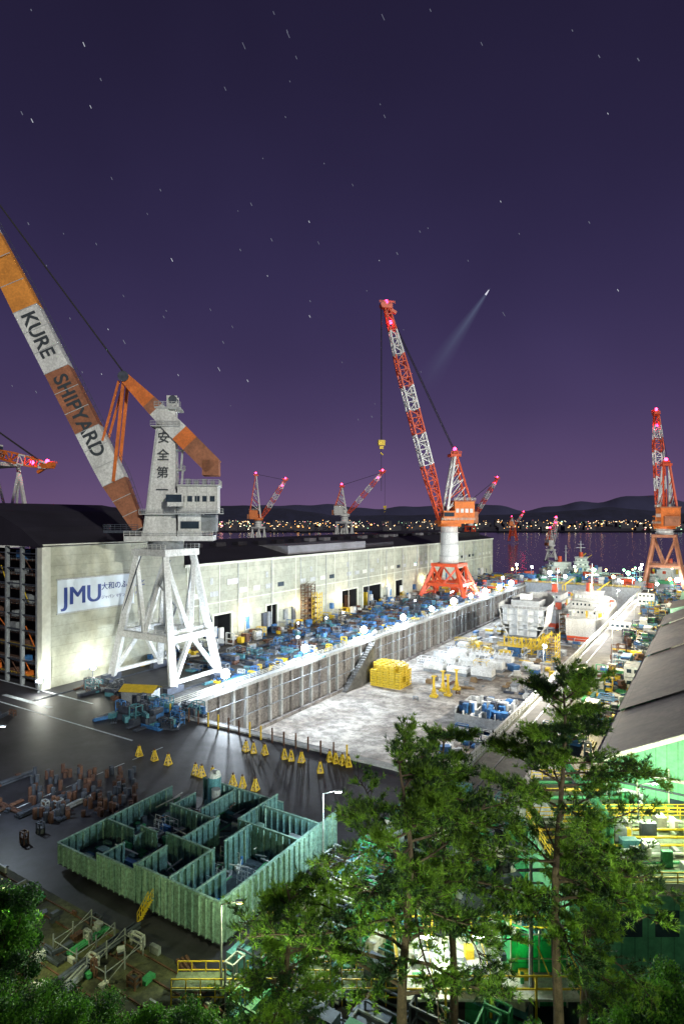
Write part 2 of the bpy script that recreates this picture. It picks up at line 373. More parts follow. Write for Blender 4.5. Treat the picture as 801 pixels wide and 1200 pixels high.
for k in range(42):
    yy=ub+4+k*6.8
    if k%5!=2: g.bx(HV+.01,HV+.1,yy,yy+3.6,15.6,17.2,random.choice([ltgrey,trim,glass,trim])); 
    if k%4==1: g.bx(HV+.01,HV+.1,yy,yy+1.2,19.5,21.5,ltgrey)
for k in range(16):
    yy=ub+6+k*17.5; g.cyl((HV+.3,yy,0),(HV+.3,yy,BZ),.16,.16,ltgrey,6)
g.bx(HV+.02,HV+.3,58,63,18.8,20.6,white)
for k in range(30): 
    yy=R(ub+2,uc-3); g.bx(HV+.02,HV+R(.5,1.4),yy,yy+R(.8,2.4),R(2,4),R(5,8.5),random.choice([grey,ltgrey,white,steel,blue]))
g.fin('long_bay_walls',parent=hall)
g=B()
rp=[(HV+.6,BZ+.8),(HV-14,BZ+4.2),(HV-34,BZ+6.4),(HV-60,BZ+2)]
for (x0,z0),(x1,z1) in zip(rp,rp[1:]): g.poly([(x0,ub,z0),(x0,uc+1,z0),(x1,uc+1,z1),(x1,ub,z1)],roofd)
g.poly([(x,uc+1,z) for x,z in rp],roofd)
g.bx(HV-16,HV-1,92,150,BZ+1.2,BZ+4.4,roofl); g.bx(HV-14,HV-2,150,180,BZ+1.2,BZ+3.2,roofd)
for k in range(24):
    yy=ub+8+k*11.6; g.bx(HV-20,HV-17,yy,yy+5,BZ+4.5,BZ+6,random.choice([roofd,roofd,roofl]))
g.bx(HV-30,HV-6,270,320,BZ+2,BZ+5.4,roofd)
g.fin('long_bay_roof',parent=hall)
for u in(66,95,125,170,210): 
    b=B(); b.box((HV+.7,u,8),(.8,.5,.3),lampy); b.fin('wall_lamp',parent=hall); light('lamp','POINT',(HV+1.8,u,7.6),2600,(1,.78,.4),hall,.3)
sg=empty('shipyard_sign',W(0,0),YR)
signm=M('sign_panel',(.68,.78,.88),.4,var=.12,scale=.2)
g=B(); g.bx(HV+.05,HV+.3,-.6,21.5,17.4,25.3,signm); g.bx(HV+.05,HV+.36,-.9,21.8,17.1,17.4,ltgrey); g.bx(HV+.05,HV+.36,-.9,21.8,25.3,25.6,ltgrey); g.fin('panel',parent=sg)
fx=HV+.36
for dy in(0,.14,.28): text('letters','JMU',(fx+dy*.1,.5+dy,19.2),(0,1,0),(0,0,1),6.2,navy,sg)
text('japanese_letters','大和のふるさと',(fx,11.3,22.0),(0,1,0),(0,0,1),2.0,navy,sg,bold=.02)
text('japanese_subtitle','ジャパン マリンユナイテッド',(fx,11.3,19.6),(0,1,0),(0,0,1),1.0,navy,sg)
# ---------------------------------------------------------------- big white jib crane
def portal(b,hx,hy,tx,ty,h,mt,lw=1.8,ringz=.38,foot=steel):
    ft=[(-hx,-hy),(hx,-hy),(hx,hy),(-hx,hy)]; tp=[(-tx,-ty),(tx,-ty),(tx,ty),(-tx,ty)]
    def at(k,z): t=z/h; return Vector((ft[k][0]+(tp[k][0]-ft[k][0])*t,ft[k][1]+(tp[k][1]-ft[k][1])*t,z))
    for k in range(4):
        b.beam(at(k,1.2),at(k,h),lw,lw,mt,lw*.8,lw*.8)
        b.box((ft[k][0],ft[k][1],.9),(1.6*lw/1.8,5.2*lw/1.8,1.5),foot)
        for q in(-1.6,-.6,.6,1.6): b.cyl((ft[k][0]-.5,ft[k][1]+q*lw/1.8,.5),(ft[k][0]+.5,ft[k][1]+q*lw/1.8,.5),.45,.45,black,8)
        k2=(k+1)%4; z1=h*ringz
        b.beam(at(k,z1),at(k2,z1),lw*.8,lw*.9,mt)
        mid=(at(k,z1)+at(k2,z1))/2
        b.beam(at(k,h*.97),mid,lw*.55,lw*.55,mt); b.beam(at(k2,h*.97),mid,lw*.55,lw*.55,mt)
        if k%2==1:
            b.beam(mid,at(k,1.5),lw*.55,lw*.55,mt); b.beam(mid,at(k2,1.5),lw*.55,lw*.55,mt)
            b.beam(at(k,2.2),at(k2,2.2),lw*.5,lw*.5,mt)
        b.rail(at(k,z1)+Vector((0,0,lw*.45)),at(k2,z1)+Vector((0,0,lw*.45)),mt,1.1,2.4,.1)
    b.bx(-tx-1,tx+1,-ty-1,ty+1,h,h+1.6,mt)
c1=empty('portal_jib_crane',W(17.5,-19))
b=B(); portal(b,11,7.5,5,4.5,31,white,1.7)
for k in range(2): b.rail((-6,-5.5+11*k,32.6),(6,-5.5+11*k,32.6),white,1.2,1.5,.1)
for k in range(5):
    z=2+k*5.6; b.beam((9.5-k*1.1,-6.4+(k%2)*4,z),(8.4-k*1.1,-2.4-(k%2)*4,z+5.6),.9,.12,grey); b.rail((9.5-k*1.1,-6.4+(k%2)*4,z),(8.4-k*1.1,-2.4-(k%2)*4,z+5.6),ltgrey,1,1.5,.07,2)
for p_,q_ in(((-9,-7,14),(-3,-5,31)),((9,7,14),(3,5,31))): b.cyl(p_,q_,.15,.15,steel,6)
b.cyl((0,0,12),(0,0,31),.5,.5,grey,8); b.bx(-2,2,-2,2,11,13.4,ltgrey)
b.fin('portal_frame',rz=YR,parent=c1)
ja=math.radians(187)
up=empty('slewing_frame',(0,0,0),ja); up.parent=c1
b=B()
b.cyl((0,0,32.6),(0,0,34.6),4.6,4.2,grey,24); b.bx(-12,9,-4.5,4.5,34.6,35.8,white)
b.rail((-12,4.5,35.8),(9,4.5,35.8),white,1.2,1.4,.1); b.rail((-12,-4.5,35.8),(9,-4.5,35.8),white,1.2,1.4,.1)
b.bx(6,14,-3.4,3.4,36.6,37.2,steel); b.rail((6,3.4,37.2),(14,3.4,37.2),steel,1.4,1.2,.1); b.rail((14,-3.4,37.2),(14,3.4,37.2),steel,1.4,1.2,.1)
b.fin('slewing_deck',parent=up)
b=B()
b.add([(-3.0,-3.2,35.8),(5.0,-3.2,35.8),(5.0,3.2,35.8),(-3.0,3.2,35.8),(-2.6,-2,67),(1.4,-2,67),(1.4,2,67),(-2.6,2,67)],[(3,2,1,0),(4,5,6,7),(0,1,5,4),(1,2,6,5),(2,3,7,6),(3,0,4,7)],white)
for z in(41,62.6):
    t=(z-35.8)/31.2; x0=-3+.4*t; x1=5-3.6*t; yy=3.2-1.2*t
    b.bx(x0-1.2,x1+1.2,-yy-1,yy+1,z,z+.25,ltgrey); b.rail((x0-1.2,yy+1,z+.25),(x1+1.2,yy+1,z+.25),ltgrey,1.1,1.2,.08); b.rail((x0-1.2,-yy-1,z+.25),(x0-1.2,yy+1,z+.25),ltgrey,1.1,1.2,.08)
for z in(46,52,57):
    t=(z-35.8)/31.2; x0=-3+.4*t; b.bx(x0-1.8,x0,-1.6,1.6,z,z+.2,ltgrey); b.rail((x0-1.8,-1.6,z+.2),(x0-1.8,1.6,z+.2),ltgrey,1.1,1,.08); b.rail((x0-1.8,1.6,z+.2),(x0,1.6,z+.2),ltgrey,1.1,1,.08); b.beam((x0-1.6,1.4,z),(x0-1.2,1.4,z-5),.5,.1,ltgrey)
for z in range(38,66,2):
    t=(z-35.8)/31.2; b.beam((5.2-3.6*t,0,z),(5.2-3.6*t,.9,z),.06,.06,grey)
b.beam((4.7,3.25,37),(1,2.15,66),.3,.3,ltgrey)
b.bx(-4,2.2,-3,3,67,67.5,ltgrey); b.rail((-4,3,67.5),(2.2,3,67.5),ltgrey,1.2,1,.1)
b.bx(-3,-.5,-1.6,-1.2,67.5,70.5,white); b.bx(-3,-.5,1.2,1.6,67.5,70.5,white); b.cyl((-2,-2,69.5),(-2,2,69.5),1,1,steel,12)
b.fin('tower',parent=up)
b=B()
b.bx(-13,-3.5,-4.2,4.2,41.5,48,white); b.bx(-13.4,-3.4,-4.6,4.6,48,48.4,ltgrey)
b.bx(-9,-3.6,-4,4,35.8,41.5,white); b.bx(-12.6,-9,-3.4,3.4,36.8,41,grey)
for k in range(5): b.bx(-12.4+k*1.8,-11.2+k*1.8,4.2,4.28,44.2,45.6,glass)
for k in range(4): b.bx(-12.9+k*2.35,-12.8+k*2.35,4.2,4.3,41.6,47.9,ltgrey)
b.bx(-8.6,-4.2,4.0,4.08,37.6,39.4,glass)
b.bx(-5,-1.5,4.3,7,43,46.2,white); b.bx(-4.9,-1.2,7,7.05,44,45.8,glass); b.bx(-1.5,-1.44,4.6,6.8,44,45.8,glass)
b.bx(-14.5,-3,4.2,5.6,41.2,41.4,ltgrey); b.rail((-14.5,5.6,41.4),(-3,5.6,41.4),ltgrey,1.1,1.2,.08); b.rail((-13.4,4.6,48.4),(-3.5,4.6,48.4),ltgrey,1.2,1.2,.08)
b.rail((-13.4,-4.6,48.4),(-13.4,4.6,48.4),ltgrey,1.2,1.2,.08)
for k in range(4): b.bx(-12+k*2,-11+k*2,-1,1,48.4,49.6+.4*(k%2),grey)
b.fin('machinery_house',parent=up)
b=B(); jd=Vector((.442,0,.897)); ju=Vector((.897,0,-.442)); P0=Vector((6.2,0,37.4))
def jw(s): 
    if s<14: return 2.6+ (6.0-2.6)*s/14
    if s<62: return 6.0
    return 6.0-(s-62)*.06
segs=[(0,13,brown),(13,27,white),(27,43,brown),(43,59,white),(59,79,amber),(79,100,white),(100,112,amber)]
for s0,s1,mt in segs:
    nn_=3
    for k in range(nn_):
        a=s0+(s1-s0)*k/nn_; c=s0+(s1-s0)*(k+1)/nn_
        vs=[]
        for s_ in(a,c):
            C=P0+jd*s_; w_=jw(s_)/2; t_=2.2 if s_<70 else 1.8
            vs+= [C-ju*w_+Vector((0,-t_,0)),C+ju*w_+Vector((0,-t_,0)),C+ju*w_+Vector((0,t_,0)),C-ju*w_+Vector((0,t_,0))]
        b.add(vs,[(3,2,1,0),(4,5,6,7),(0,1,5,4),(1,2,6,5),(2,3,7,6),(3,0,4,7)],mt)
        C=P0+jd*a; w_=jw(a)/2+.06
        b.beam(C-ju*w_+Vector((0,2.24,0)),C+ju*w_+Vector((0,2.24,0)),.14,.14,ltgrey)
for s_ in range(2,108,2):
    C=P0+jd*s_-ju*(jw(s_)/2); b.beam(C,C-ju*1.1,.09,.09,steel); 
    C2=P0+jd*(s_+2)-ju*(jw(s_+2)/2); b.beam(C-ju*1.1,C2-ju*1.1,.09,.09,steel); b.beam(C-ju*.55,C2-ju*.55,.07,.07,steel)
tip=P0+jd*112; b.bx(tip.x-2,tip.x+2,-2.4,2.4,tip.z-1.5,tip.z+1.5,orange); b.cyl(tip+Vector((0,-2.6,0)),tip+Vector((0,2.6,0)),1.6,1.6,steel,14)
b.fin('jib',parent=up)
fyy=2.27
text('kure_letters','KURE',P0+jd*58+ju*1.6+Vector((0,fyy,0)),-jd,-ju,4.7,inkm,up,bold=.1)
text('shipyard_letters','SHIPYARD',P0+jd*41.5+ju*1.6+Vector((0,fyy,0)),-jd,-ju,4.7,inkm,up,bold=.1)
for k,ch in enumerate('安全第一'):
    z=58.9-k*4.3; t=(z+1.5-35.8)/31.2
    text('safety_letter',ch,(-.1+1.2*(1-t)*.6,3.35-1.2*t+.1,z),(-1,0,0),(0,-.038,1),3.0,inkm,up,'CENTER',bold=.03)
b=B(); A=Vector((9.5,0,74.6)); Bp=Vector((-11.8,0,53)); dirr=(Bp-A)
for t0,t1_,mt in((0,.28,orange),(.28,.36,brown),(.36,.62,white),(.62,.74,orange),(.74,1,brown)):
    w0=2.0+2.6*math.sin(min(1,t0*1.3+.1)*math.pi*.5); w1=2.0+2.6*math.sin(min(1,t1_*1.3+.1)*math.pi*.5)
    for yy in(-2.4,2.4): b.beam(A+dirr*t0+Vector((0,yy,0)),A+dirr*t1_+Vector((0,yy,0)),1.0,w0,mt,1.0,w1)
for k in range(7):
    c=A+dirr*(k/6.2); b.beam(c+Vector((0,-2,0)),c+Vector((0,2,0)),.5,.5,orange)
b.bx(Bp.x-1.4,Bp.x+2.6,-2.9,2.9,Bp.z-2.2,Bp.z+1.6,brown)
for yy in(-2.2,2.2): b.beam(A+Vector((0,yy,0)),P0+jd*13+Vector((0,yy,0)),.7,.7,orange); b.beam(A+Vector((1.2,yy,-1)),Vector((14.5,yy,59)),.5,.5,orange)
b.cyl(A+Vector((0,-3.2,0)),A+Vector((0,3.2,0)),1.3,1.3,steel,12)
b.fin('luffing_arm',parent=up)
b=B()
for k in range(7):
    yy=-1.8+k*.6; b.cyl(A+Vector((0,yy,.8)),tip+Vector((0,yy,1)),.10,.10,black,4)
for yy in(-.8,.8): b.cyl(tip+Vector((0,yy,0)),tip+Vector((0,yy,-70)),.1,.1,black,4)
b.fin('hoist_ropes',parent=up)
# ---------------------------------------------------------------- generic lattice jib crane
def jib_crane(X,Y,k=1,rz=YR,jdir=190,jang=74,jlen=108,ph=17,colh=22,hx=9,cm=red,legm=red,colm=white,housem=orange,bands=8,hook=True,wide=5,rope=60,Ah=34,beacon=lampr):
    e=empty('portal_jib_crane',(X,Y,0))
    b=B(); portal(b,hx*k,hx*.85*k,hx*.5*k,hx*.5*k,ph*k,legm,1.7*k,.45); b.fin('portal_frame',rz=rz,parent=e)
    z0=(ph+1.6+colh)*k
    b=B(); b.cyl((0,0,(ph+1.6)*k),(0,0,z0),4.8*k,4.2*k,colm,20); b.cyl((0,0,z0-1.5*k),(0,0,z0),6*k,6*k,housem,20)
    for q in range(3): b.cyl((0,0,(ph+1.6+colh*(q+.6)/3.4)*k),(0,0,(ph+1.9+colh*(q+.6)/3.4)*k),5.3*k,5.3*k,ltgrey,20)
    b.fin('column',parent=e)
    u=empty('slewing_frame',(0,0,z0),math.radians(jdir)); u.parent=e
    b=B(); s=lambda *a: tuple(x*k for x in a)
    b.bx(*s(-11,6,-5,5,0,1.6),housem); b.bx(*s(-11.5,-1,-5.2,5.2,1.6,11),housem); b.bx(*s(-11.9,-.6,-5.6,5.6,11,11.6),brown)
    b.bx(*s(-1,5,2.2,5.4,2,6.4),housem); b.bx(*s(-.6,4.8,5.4,5.5,3.6,5.6),glass); b.bx(*s(5,5.1,2.5,5.2,3.6,5.6),glass)
    for q in range(4): b.bx(*s(-10.6+2.5*q,-9+2.5*q,5.2,5.3,5.5,7.5),white)
    b.rail(s(-11.5,5.4,1.6),s(6,5.4,1.6),cream,1.2*k,2*k,.15*k); b.rail(s(-11.9,5.6,11.6),s(-.6,5.6,11.6),cream,1.3*k,2*k,.15*k)
    b.bx(*s(-14,-11.5,-4,4,.4,6),brown)
    b.fin('machinery_house',parent=u)
    b=B()
    for y in(-3.6,3.6):
        b.beam(s(3,y,1.6),s(-2.4,y*.5,Ah),1.1*k,1.1*k,white); b.beam(s(-10,y,11.6),s(-3.6,y*.5,Ah),1*k,1*k,red)
        for q in range(1,6):
            t=q/6; a=Vector(s(3-5.4*t,y*(1-.5*t),1.6+(Ah-1.6)*t)); c=Vector(s(-10+6.4*t,y*(1-.5*t),11.6+(Ah-11.6)*t)); b.beam(a,c,.4*k,.4*k,white if q%2 else red)
            if q<5:
                t2=(q+1)/6; c2=Vector(s(-10+6.4*t2,y*(1-.5*t2),11.6+(Ah-11.6)*t2)); b.beam(a,c2,.35*k,.35*k,white)
    b.bx(*s(-5.5,0,-2.6,2.6,Ah,Ah+1.4),red); b.rail(s(-5.5,2.6,Ah+1.4),s(0,2.6,Ah+1.4),red,1.2*k,1.5*k,.18*k); b.cyl(s(-3,-2,Ah+2),s(-3,2,Ah+2),1.3*k,1.3*k,red,10)
    b.fin('a_frame',parent=u)
    an=math.radians(jang); jd_=Vector((math.cos(an),0,math.sin(an))); P=Vector(s(4.5,0,2)); T=P+jd_*jlen*k
    b=B(); mats=[cm,cm]+[white if i%2==0 else cm for i in range(bands-2)]
    b.truss(P,T,2.4*k,2.2*k,max(8,int(jlen/4)),mats,.7*k,.38*k,wide*k)
    b.box(T,s(5.5,3.4,2.2),cm); b.rail(T+Vector(s(-4,1.7,1.1)),T+Vector(s(4,1.7,1.1)),cm,1.2*k,1.5*k,.2*k)
    b.cyl(T+Vector(s(1.8,-1.8,.6)),T+Vector(s(1.8,1.8,.6)),1.5*k,1.5*k,cm,12); b.beam(T,T+Vector(s(-5,0,-3)),1.4*k,1.4*k,cm)
    b.fin('jib',parent=u)
    b=B()
    for y in(-1,0,1): b.cyl(Vector(s(-3,y,Ah+2.6)),T+Vector((0,y*k,0)),.14*k,.14*k,black,4)
    if hook:
        Hk=T+Vector(s(2.6,0,-rope))
        for y in(-.7,.7): b.cyl(T+Vector(s(2.6,y,0)),Hk+Vector(s(0,y,0)),.14*k,.14*k,black,4)
        b.box(Hk,s(3.4,1.8,2.6),yellow); b.box(Hk+Vector(s(0,0,-2.4)),s(2,1,1.4),yellow); b.cyl(Hk+Vector(s(0,0,-3)),Hk+Vector(s(0,0,-24)),.12*k,.12*k,black,4); b.cyl(Hk+Vector(s(.5,0,-5)),Hk+Vector(s(-.9,0,-6)),.3*k,.3*k,yellow,6)
    b.fin('hoist_ropes_and_hook',parent=u)
    b=B()
    for c in(T+Vector(s(0,0,2.4)),Vector(s(-3,0,Ah+4)),T-jd_*(8*k)): b.ball(c,.95*max(k,.9),beacon,8)
    b.fin('warning_beacons',parent=u)
    if hook or k>.9: light('beacon_light','POINT',T+Vector(s(0,0,3.6)),2500*k,(1,.05,.1),u,.5)
    return e
p=W(201,-17); jib_crane(p.x,p.y,1.0,jdir=191,jang=75,jlen=110,ph=16,colh=20,hx=12,rope=68)
p=W(301,73.5); jib_crane(p.x,p.y,.95,jdir=78,jang=80,jlen=70,ph=31,colh=5,hx=11,legm=brown,Ah=36,wide=5,hook=False)
jib_crane(-84,600,.8,jdir=12,jang=58,jlen=56,ph=38,colh=10,hx=10,legm=white,hook=False,wide=6,Ah=54)
jib_crane(2,520,.75,jdir=-5,jang=50,jlen=62,ph=48,colh=8,hx=12,legm=white,housem=white,wide=5,rope=40,Ah=32)
jib_crane(150,700,.8,jdir=20,jang=55,jlen=74,ph=38,colh=8,hx=10,legm=red,hook=False,wide=5,Ah=24)
jib_crane(300,1050,.7,jdir=10,jang=52,jlen=40,ph=34,colh=4,hx=10,legm=red,hook=False,wide=5,Ah=20)
jib_crane(196,560,.5,jdir=30,jang=80,jlen=50,ph=20,colh=8,hx=10,legm=white,colm=cream,housem=white,cm=cream,hook=False,wide=5,Ah=30)
jib_crane(-156,262,.9,jdir=-6,jang=-14,jlen=28,ph=70,colh=3,hx=20,cm=orange,legm=white,housem=white,wide=4.5,hook=False,Ah=16,bands=5)
# ---------------------------------------------------------------- lamps
def floodlight(loc,h=2.4,power=9000,col=(.78,.89,1),r=.45,name='floodlight',mat=None,dx=.9):
    e=empty(name,loc,YR); b=B(); b.cyl((0,0,0),(0,0,h),.12,.09,grey,8); b.box((0,0,.15),(.6,.6,.3),grey)
    b.beam((0,-.9,h),(0,.9,h),.12,.12,grey)
    for y in(-.6,.6): b.box((0,y,h+.35),(.35,.8,.6),steel)
    b.fin('post',parent=e)
    b=B(); b.ball((.35,0,h+.35),r,mat or lampw,12); b.fin('bulb',parent=e)
    if power: light('lamp','POINT',(dx,0,h+.9),power,col,e,r)
for u,pw in((18,72000),(50,76000),(83,74000),(112,66000),(162,68000),(205,62000),(250,58000)):
    floodlight(W(u,.1,.35),3.2,pw,r=1.1 if u<120 else 1.4)
floodlight(W(138,.1,.35),3,0,r=1); floodlight(W(228,.1,.35),3,0,r=1.2); floodlight(W(184,.1,.35),3,0,r=1)
for u in(60,135,190,245): floodlight(W(u,DW-.3,.35),9,56000,(1,.95,.85),r=.4,dx=-.8)
for u in(-6,8): floodlight(W(u,-34.5,0),2.5,3500,(1,1,.85),r=.5)
for u,v,c_ in((300,10,0),(322,52,1),(335,30,1),(290,80,0)): floodlight(W(u,v,0),6,24000,(.5,1,.6) if c_ else (.8,.95,1),r=1.3,mat=lampg if c_ else None)
for i in range(34): floodlight(W(R(250,342),R(-30,130),0),R(5,11),0,r=R(.4,1.0),mat=random.choice([lampw,lampw,lampy,lampg]))
for i in range(10): floodlight(W(R(60,240),R(-26,-10),0),R(3,5),0,r=R(.2,.35),mat=lampw)
def street_lamp(x,y,h,power,col,mat,z=0):
    e=empty('street_lamp',(x,y,z)); b=B(); b.cyl((0,0,0),(0,0,h),.12,.07,grey,8); b.beam((0,0,h),(1.4,0,h+.3),.09,.09,grey); b.box((1.6,0,h+.28),(.8,.3,.16),grey); b.fin('pole',parent=e)
    b=B(); b.box((1.6,0,h+.16),(.6,.22,.06),mat); b.fin('lens',parent=e)
    light('lamp','POINT',(1.6,0,h-.1),power,col,e,.25)
street_lamp(-10,49.5,8,3000,(.9,1,.5),lampy); street_lamp(8,58,9,5000,(.9,1,.5),lampy); street_lamp(-29,50,8,2600,(.95,1,.45),lampy)
street_lamp(-2,63,11,9000,(.75,.95,1),lampw); street_lamp(-47,80,12,5000,(.75,.9,1),lampw); street_lamp(30,60.5,13,5000,(.85,1,.6),lampw)  # poles added to brighten the hull block and right-hand buildings
for u in(45,95,150,205): p=W(u,73); street_lamp(p.x,p.y,9,14000,(1,.85,.5),lampy)
street_lamp(-3.4,14.5,4.2,3400,(.9,1,.6),lampy,z=21.6); street_lamp(10.5,15,4.0,3000,(.9,1,.6),lampy,z=21.4)
# ---------------------------------------------------------------- ship block in the foreground
sb=empty('ship_hull_block',W(-45,33.3),YR)
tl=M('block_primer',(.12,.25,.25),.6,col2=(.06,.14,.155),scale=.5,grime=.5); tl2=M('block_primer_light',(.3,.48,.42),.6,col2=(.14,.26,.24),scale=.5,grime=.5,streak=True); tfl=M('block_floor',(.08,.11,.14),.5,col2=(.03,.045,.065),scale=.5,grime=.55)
b=B(); hh=3.8; LX,LY=25,20
b.bx(0,LX,0,LY,.6,.8,tfl)
def wallx(x0,x1,y,z0=.8,z1=hh,mt=tl,st=1):
    b.bx(x0,x1,y-.06,y+.06,z0,z1,mt); b.bx(x0,x1,y-.12,y+.12,z1,z1+.06,tl2)  # cap strip in lighter primer imitates light on the wall top
    n=int((x1-x0)/.9)
    for i in range(n): b.bx(x0+.4+i*.9,x0+.48+i*.9,y-.3*st,y-.06,z0,z1-.1,tl2 if R(0,1)<.3 else mt)
    for zz in(1.6,2.6): b.bx(x0,x1,y+.06,y+.16,zz,zz+.06,mt)
def wally(y0,y1,x,z0=.8,z1=hh,mt=tl,st=1):
    b.bx(x-.06,x+.06,y0,y1,z0,z1,mt); b.bx(x-.12,x+.12,y0,y1,z1,z1+.06,tl2)  # same lighter cap, lit top edge put into the colour
    n=int((y1-y0)/.9)
    for i in range(n): b.bx(x+.06,x+.3*st,y0+.4+i*.9,y0+.48+i*.9,z0,z1-.1,tl2 if R(0,1)<.3 else mt)
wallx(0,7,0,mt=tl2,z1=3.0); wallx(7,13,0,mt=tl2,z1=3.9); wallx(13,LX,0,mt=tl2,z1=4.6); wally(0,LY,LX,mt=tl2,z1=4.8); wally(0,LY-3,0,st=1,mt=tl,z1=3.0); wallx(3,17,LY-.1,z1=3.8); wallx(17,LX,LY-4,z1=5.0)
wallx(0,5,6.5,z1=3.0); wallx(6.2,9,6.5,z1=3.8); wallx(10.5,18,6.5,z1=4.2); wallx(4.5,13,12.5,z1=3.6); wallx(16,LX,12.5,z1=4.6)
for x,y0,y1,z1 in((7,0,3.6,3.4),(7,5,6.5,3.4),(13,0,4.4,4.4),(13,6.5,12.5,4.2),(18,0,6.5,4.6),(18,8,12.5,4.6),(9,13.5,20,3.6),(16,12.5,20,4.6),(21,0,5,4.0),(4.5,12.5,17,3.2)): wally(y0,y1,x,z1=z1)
for k in range(150):
    x=R(.6,23.6);y=R(.6,18.4); b.bx(x,x+R(.2,1.6),y,y+R(.2,1.0),.8,.8+R(.1,1.1),random.choice([tl,tl,grey,teal,ltgrey,white,steel,blue,grn]))
for k in range(90):
    x=R(1,22);y=R(1,18); a=random.choice([0,math.pi/2,R(0,3.1)]); l=R(1,4.0); z=R(1,2.2); b.cyl((x,y,z),(x+l*math.cos(a),y+l*math.sin(a),z+R(-.3,.3)),.08,.08,random.choice([tl2,grey,grn,ltgrey,rust,white]),5)
for k in range(18):
    x=R(1,22);y=R(1,17); b.rail((x,y,.8),(x+R(1,3),y,.8),ltgrey,1.6,.7,.05)
for k in range(8):
    x=14+R(0,9);y=13+R(0,3); b.box((x,y,2),(R(.5,1.5),R(.5,1.5),2.4),random.choice([tl2,grey,teal]))
for x in range(1,25,4):
    for y in(1,7,13,18): b.bx(x,x+.8,y,y+.8,0,.6,rust)
b.fin('hull_structure',parent=sb)
b=B(); b.cyl((6,19,.8),(6,19,5.0),.9,.9,teal,14); b.ball((6,19,5.0),.9,ltgrey,12); b.cyl((7.6,17.6,.8),(7.6,17.6,4.2),.6,.6,grey,12); b.cyl((6,19,5.6),(7.6,18,6.2),.3,.3,ltgrey,8); b.fin('vent_trunks',parent=sb)
b=B()
def stairs(b,x,y,s=1,m=yellow):
    b.rail((x,y,0),(x+1.6*s,y,2.6*s),m,.9,.6,.05,2); b.rail((x,y-.6,0),(x+1.6*s,y-.6,2.6*s),m,.9,.6,.05,2)
    for k in range(9): b.bx(x+k*.18*s,x+(k+1)*.18*s,y-.6,y,k*.29*s,k*.29*s+.05,m)
for (x,y) in((15,-.6),(LX+1.0,6)): stairs(b,x,y)
b.fin('access_stairs',parent=sb)
# ---------------------------------------------------------------- yard furniture
def gp(px,py,z=0):
    Y=700*(H-z)/(py-608); return ((px-400.5)/700*Y,Y)
def trestle(x,y,s=1,z=0):
    b=B(); 
    for sx in(-1,1):
        for sy in(-1,1): b.beam((sx*.5*s,sy*.5*s,.1),(sx*.14*s,sy*.14*s,1.7*s),.14,.14,yellow)
    b.box((0,0,.06),(1.2*s,1.2*s,.12),yellow); b.box((0,0,.75*s),(.8*s,.8*s,.1),yellow); b.box((0,0,1.8*s),(.5*s,.5*s,.22),yellow); b.cyl((0,0,1.9*s),(0,0,2.3*s),.12,.12,rust,8)
    b.fin('support_trestle',(x,y,z),R(0,1.5))
for px,py in[(163,886),(181,891),(197,896),(229,908),(236,910),(249,912),(273,921),(284,923),(299,926),(288,880),(297,882),(310,884),(333,889),(341,891),(353,893),(386,892),(393,894),(401,896),(408,898),(375,905)]:
    x,y=gp(px,py); trestle(x,y,.85)
def clutter(name,u0,u1,v0,v1,n,mats,hs=(.4,2.2),ss=(1,5),z=0,pipes=.3):
    b=B()
    for i in range(n):
        y=R(u0,u1);x=R(v0,v1);m=random.choice(mats);t=R(0,1);rz=random.choice([0,math.pi/2,R(0,3)])
        if t<pipes:
            l=R(3,8); 
            for q in range(random.randint(2,5)): 
                zz=z+.2+.35*(q//3); dx=math.cos(rz)*l/2;dy=math.sin(rz)*l/2; ox=-math.sin(rz)*.4*(q%3);oy=math.cos(rz)*.4*(q%3)
                b.cyl((x-dx+ox,y-dy+oy,zz),(x+dx+ox,y+dy+oy,zz),.18,.18,m,6)
        elif t<pipes+.25:
            w_,d_,h_=R(*ss),R(*ss)*.6,R(*hs)+.6
            for sx in(-.5,.5):
                for sy in(-.5,.5): b.beam((x+sx*w_,y+sy*d_,z),(x+sx*w_,y+sy*d_,z+h_),.14,.14,m)
            for zz in(h_*.5,h_):
                for sy in(-.5,.5): b.beam((x-w_/2,y+sy*d_,z+zz),(x+w_/2,y+sy*d_,z+zz),.14,.14,m)
                for sx in(-.5,.5): b.beam((x+sx*w_,y-d_/2,z+zz),(x+sx*w_,y+d_/2,z+zz),.14,.14,m)
            b.box((x,y,z+.4),(w_*.8,d_*.8,R(.3,.8)),random.choice(mats))
        else:
            w_,d_=R(*ss),R(*ss)*.6; h_=R(*hs); k=random.randint(1,3)
            for q in range(k): b.box((x+R(-.2,.2),y+R(-.2,.2),z+h_*(q+.5)/k),(w_*R(.8,1),d_*R(.8,1),h_/k*.86),m if R(0,1)<.7 else random.choice(mats),rz)
    return b.fin(name,W(0,0),YR)
clutter('steel_part_stacks',-1,7,-30,-14,45,[steel,rust,grey,steel,teal],(.5,2),(1,3))
clutter('steel_part_stacks',-9,3,-6,9,110,[blue,teal,steel,steel,steel],(.6,3.0),(1,3),pipes=.45)
clutter('steel_part_stacks',26,200,-27,-10,420,[blue,steel,teal,steel,grey,rust,steel,blue],(.4,2.4),(.8,4),pipes=.4)
clutter('steel_part_stacks',26,320,-35.5,-31,330,[yellow,grey,ltgrey,steel,blue,rust,white],(.6,3.2),(.8,3.5))
clutter('steel_part_stacks',200,335,-27,-2,200,[blue,steel,red,grey,yellow,ltgrey],(.6,3.5),(1,6))
clutter('steel_part_stacks',20,280,-7,-2,220,[ltgrey,blue,blue,steel,yellow,teal],(.4,1.6),(.5,2))
clutter('steel_part_stacks',-24,-16,-48,-24,24,[rust,steel,steel,drumm,grey,teal],(.4,1.2),(.8,2.0))
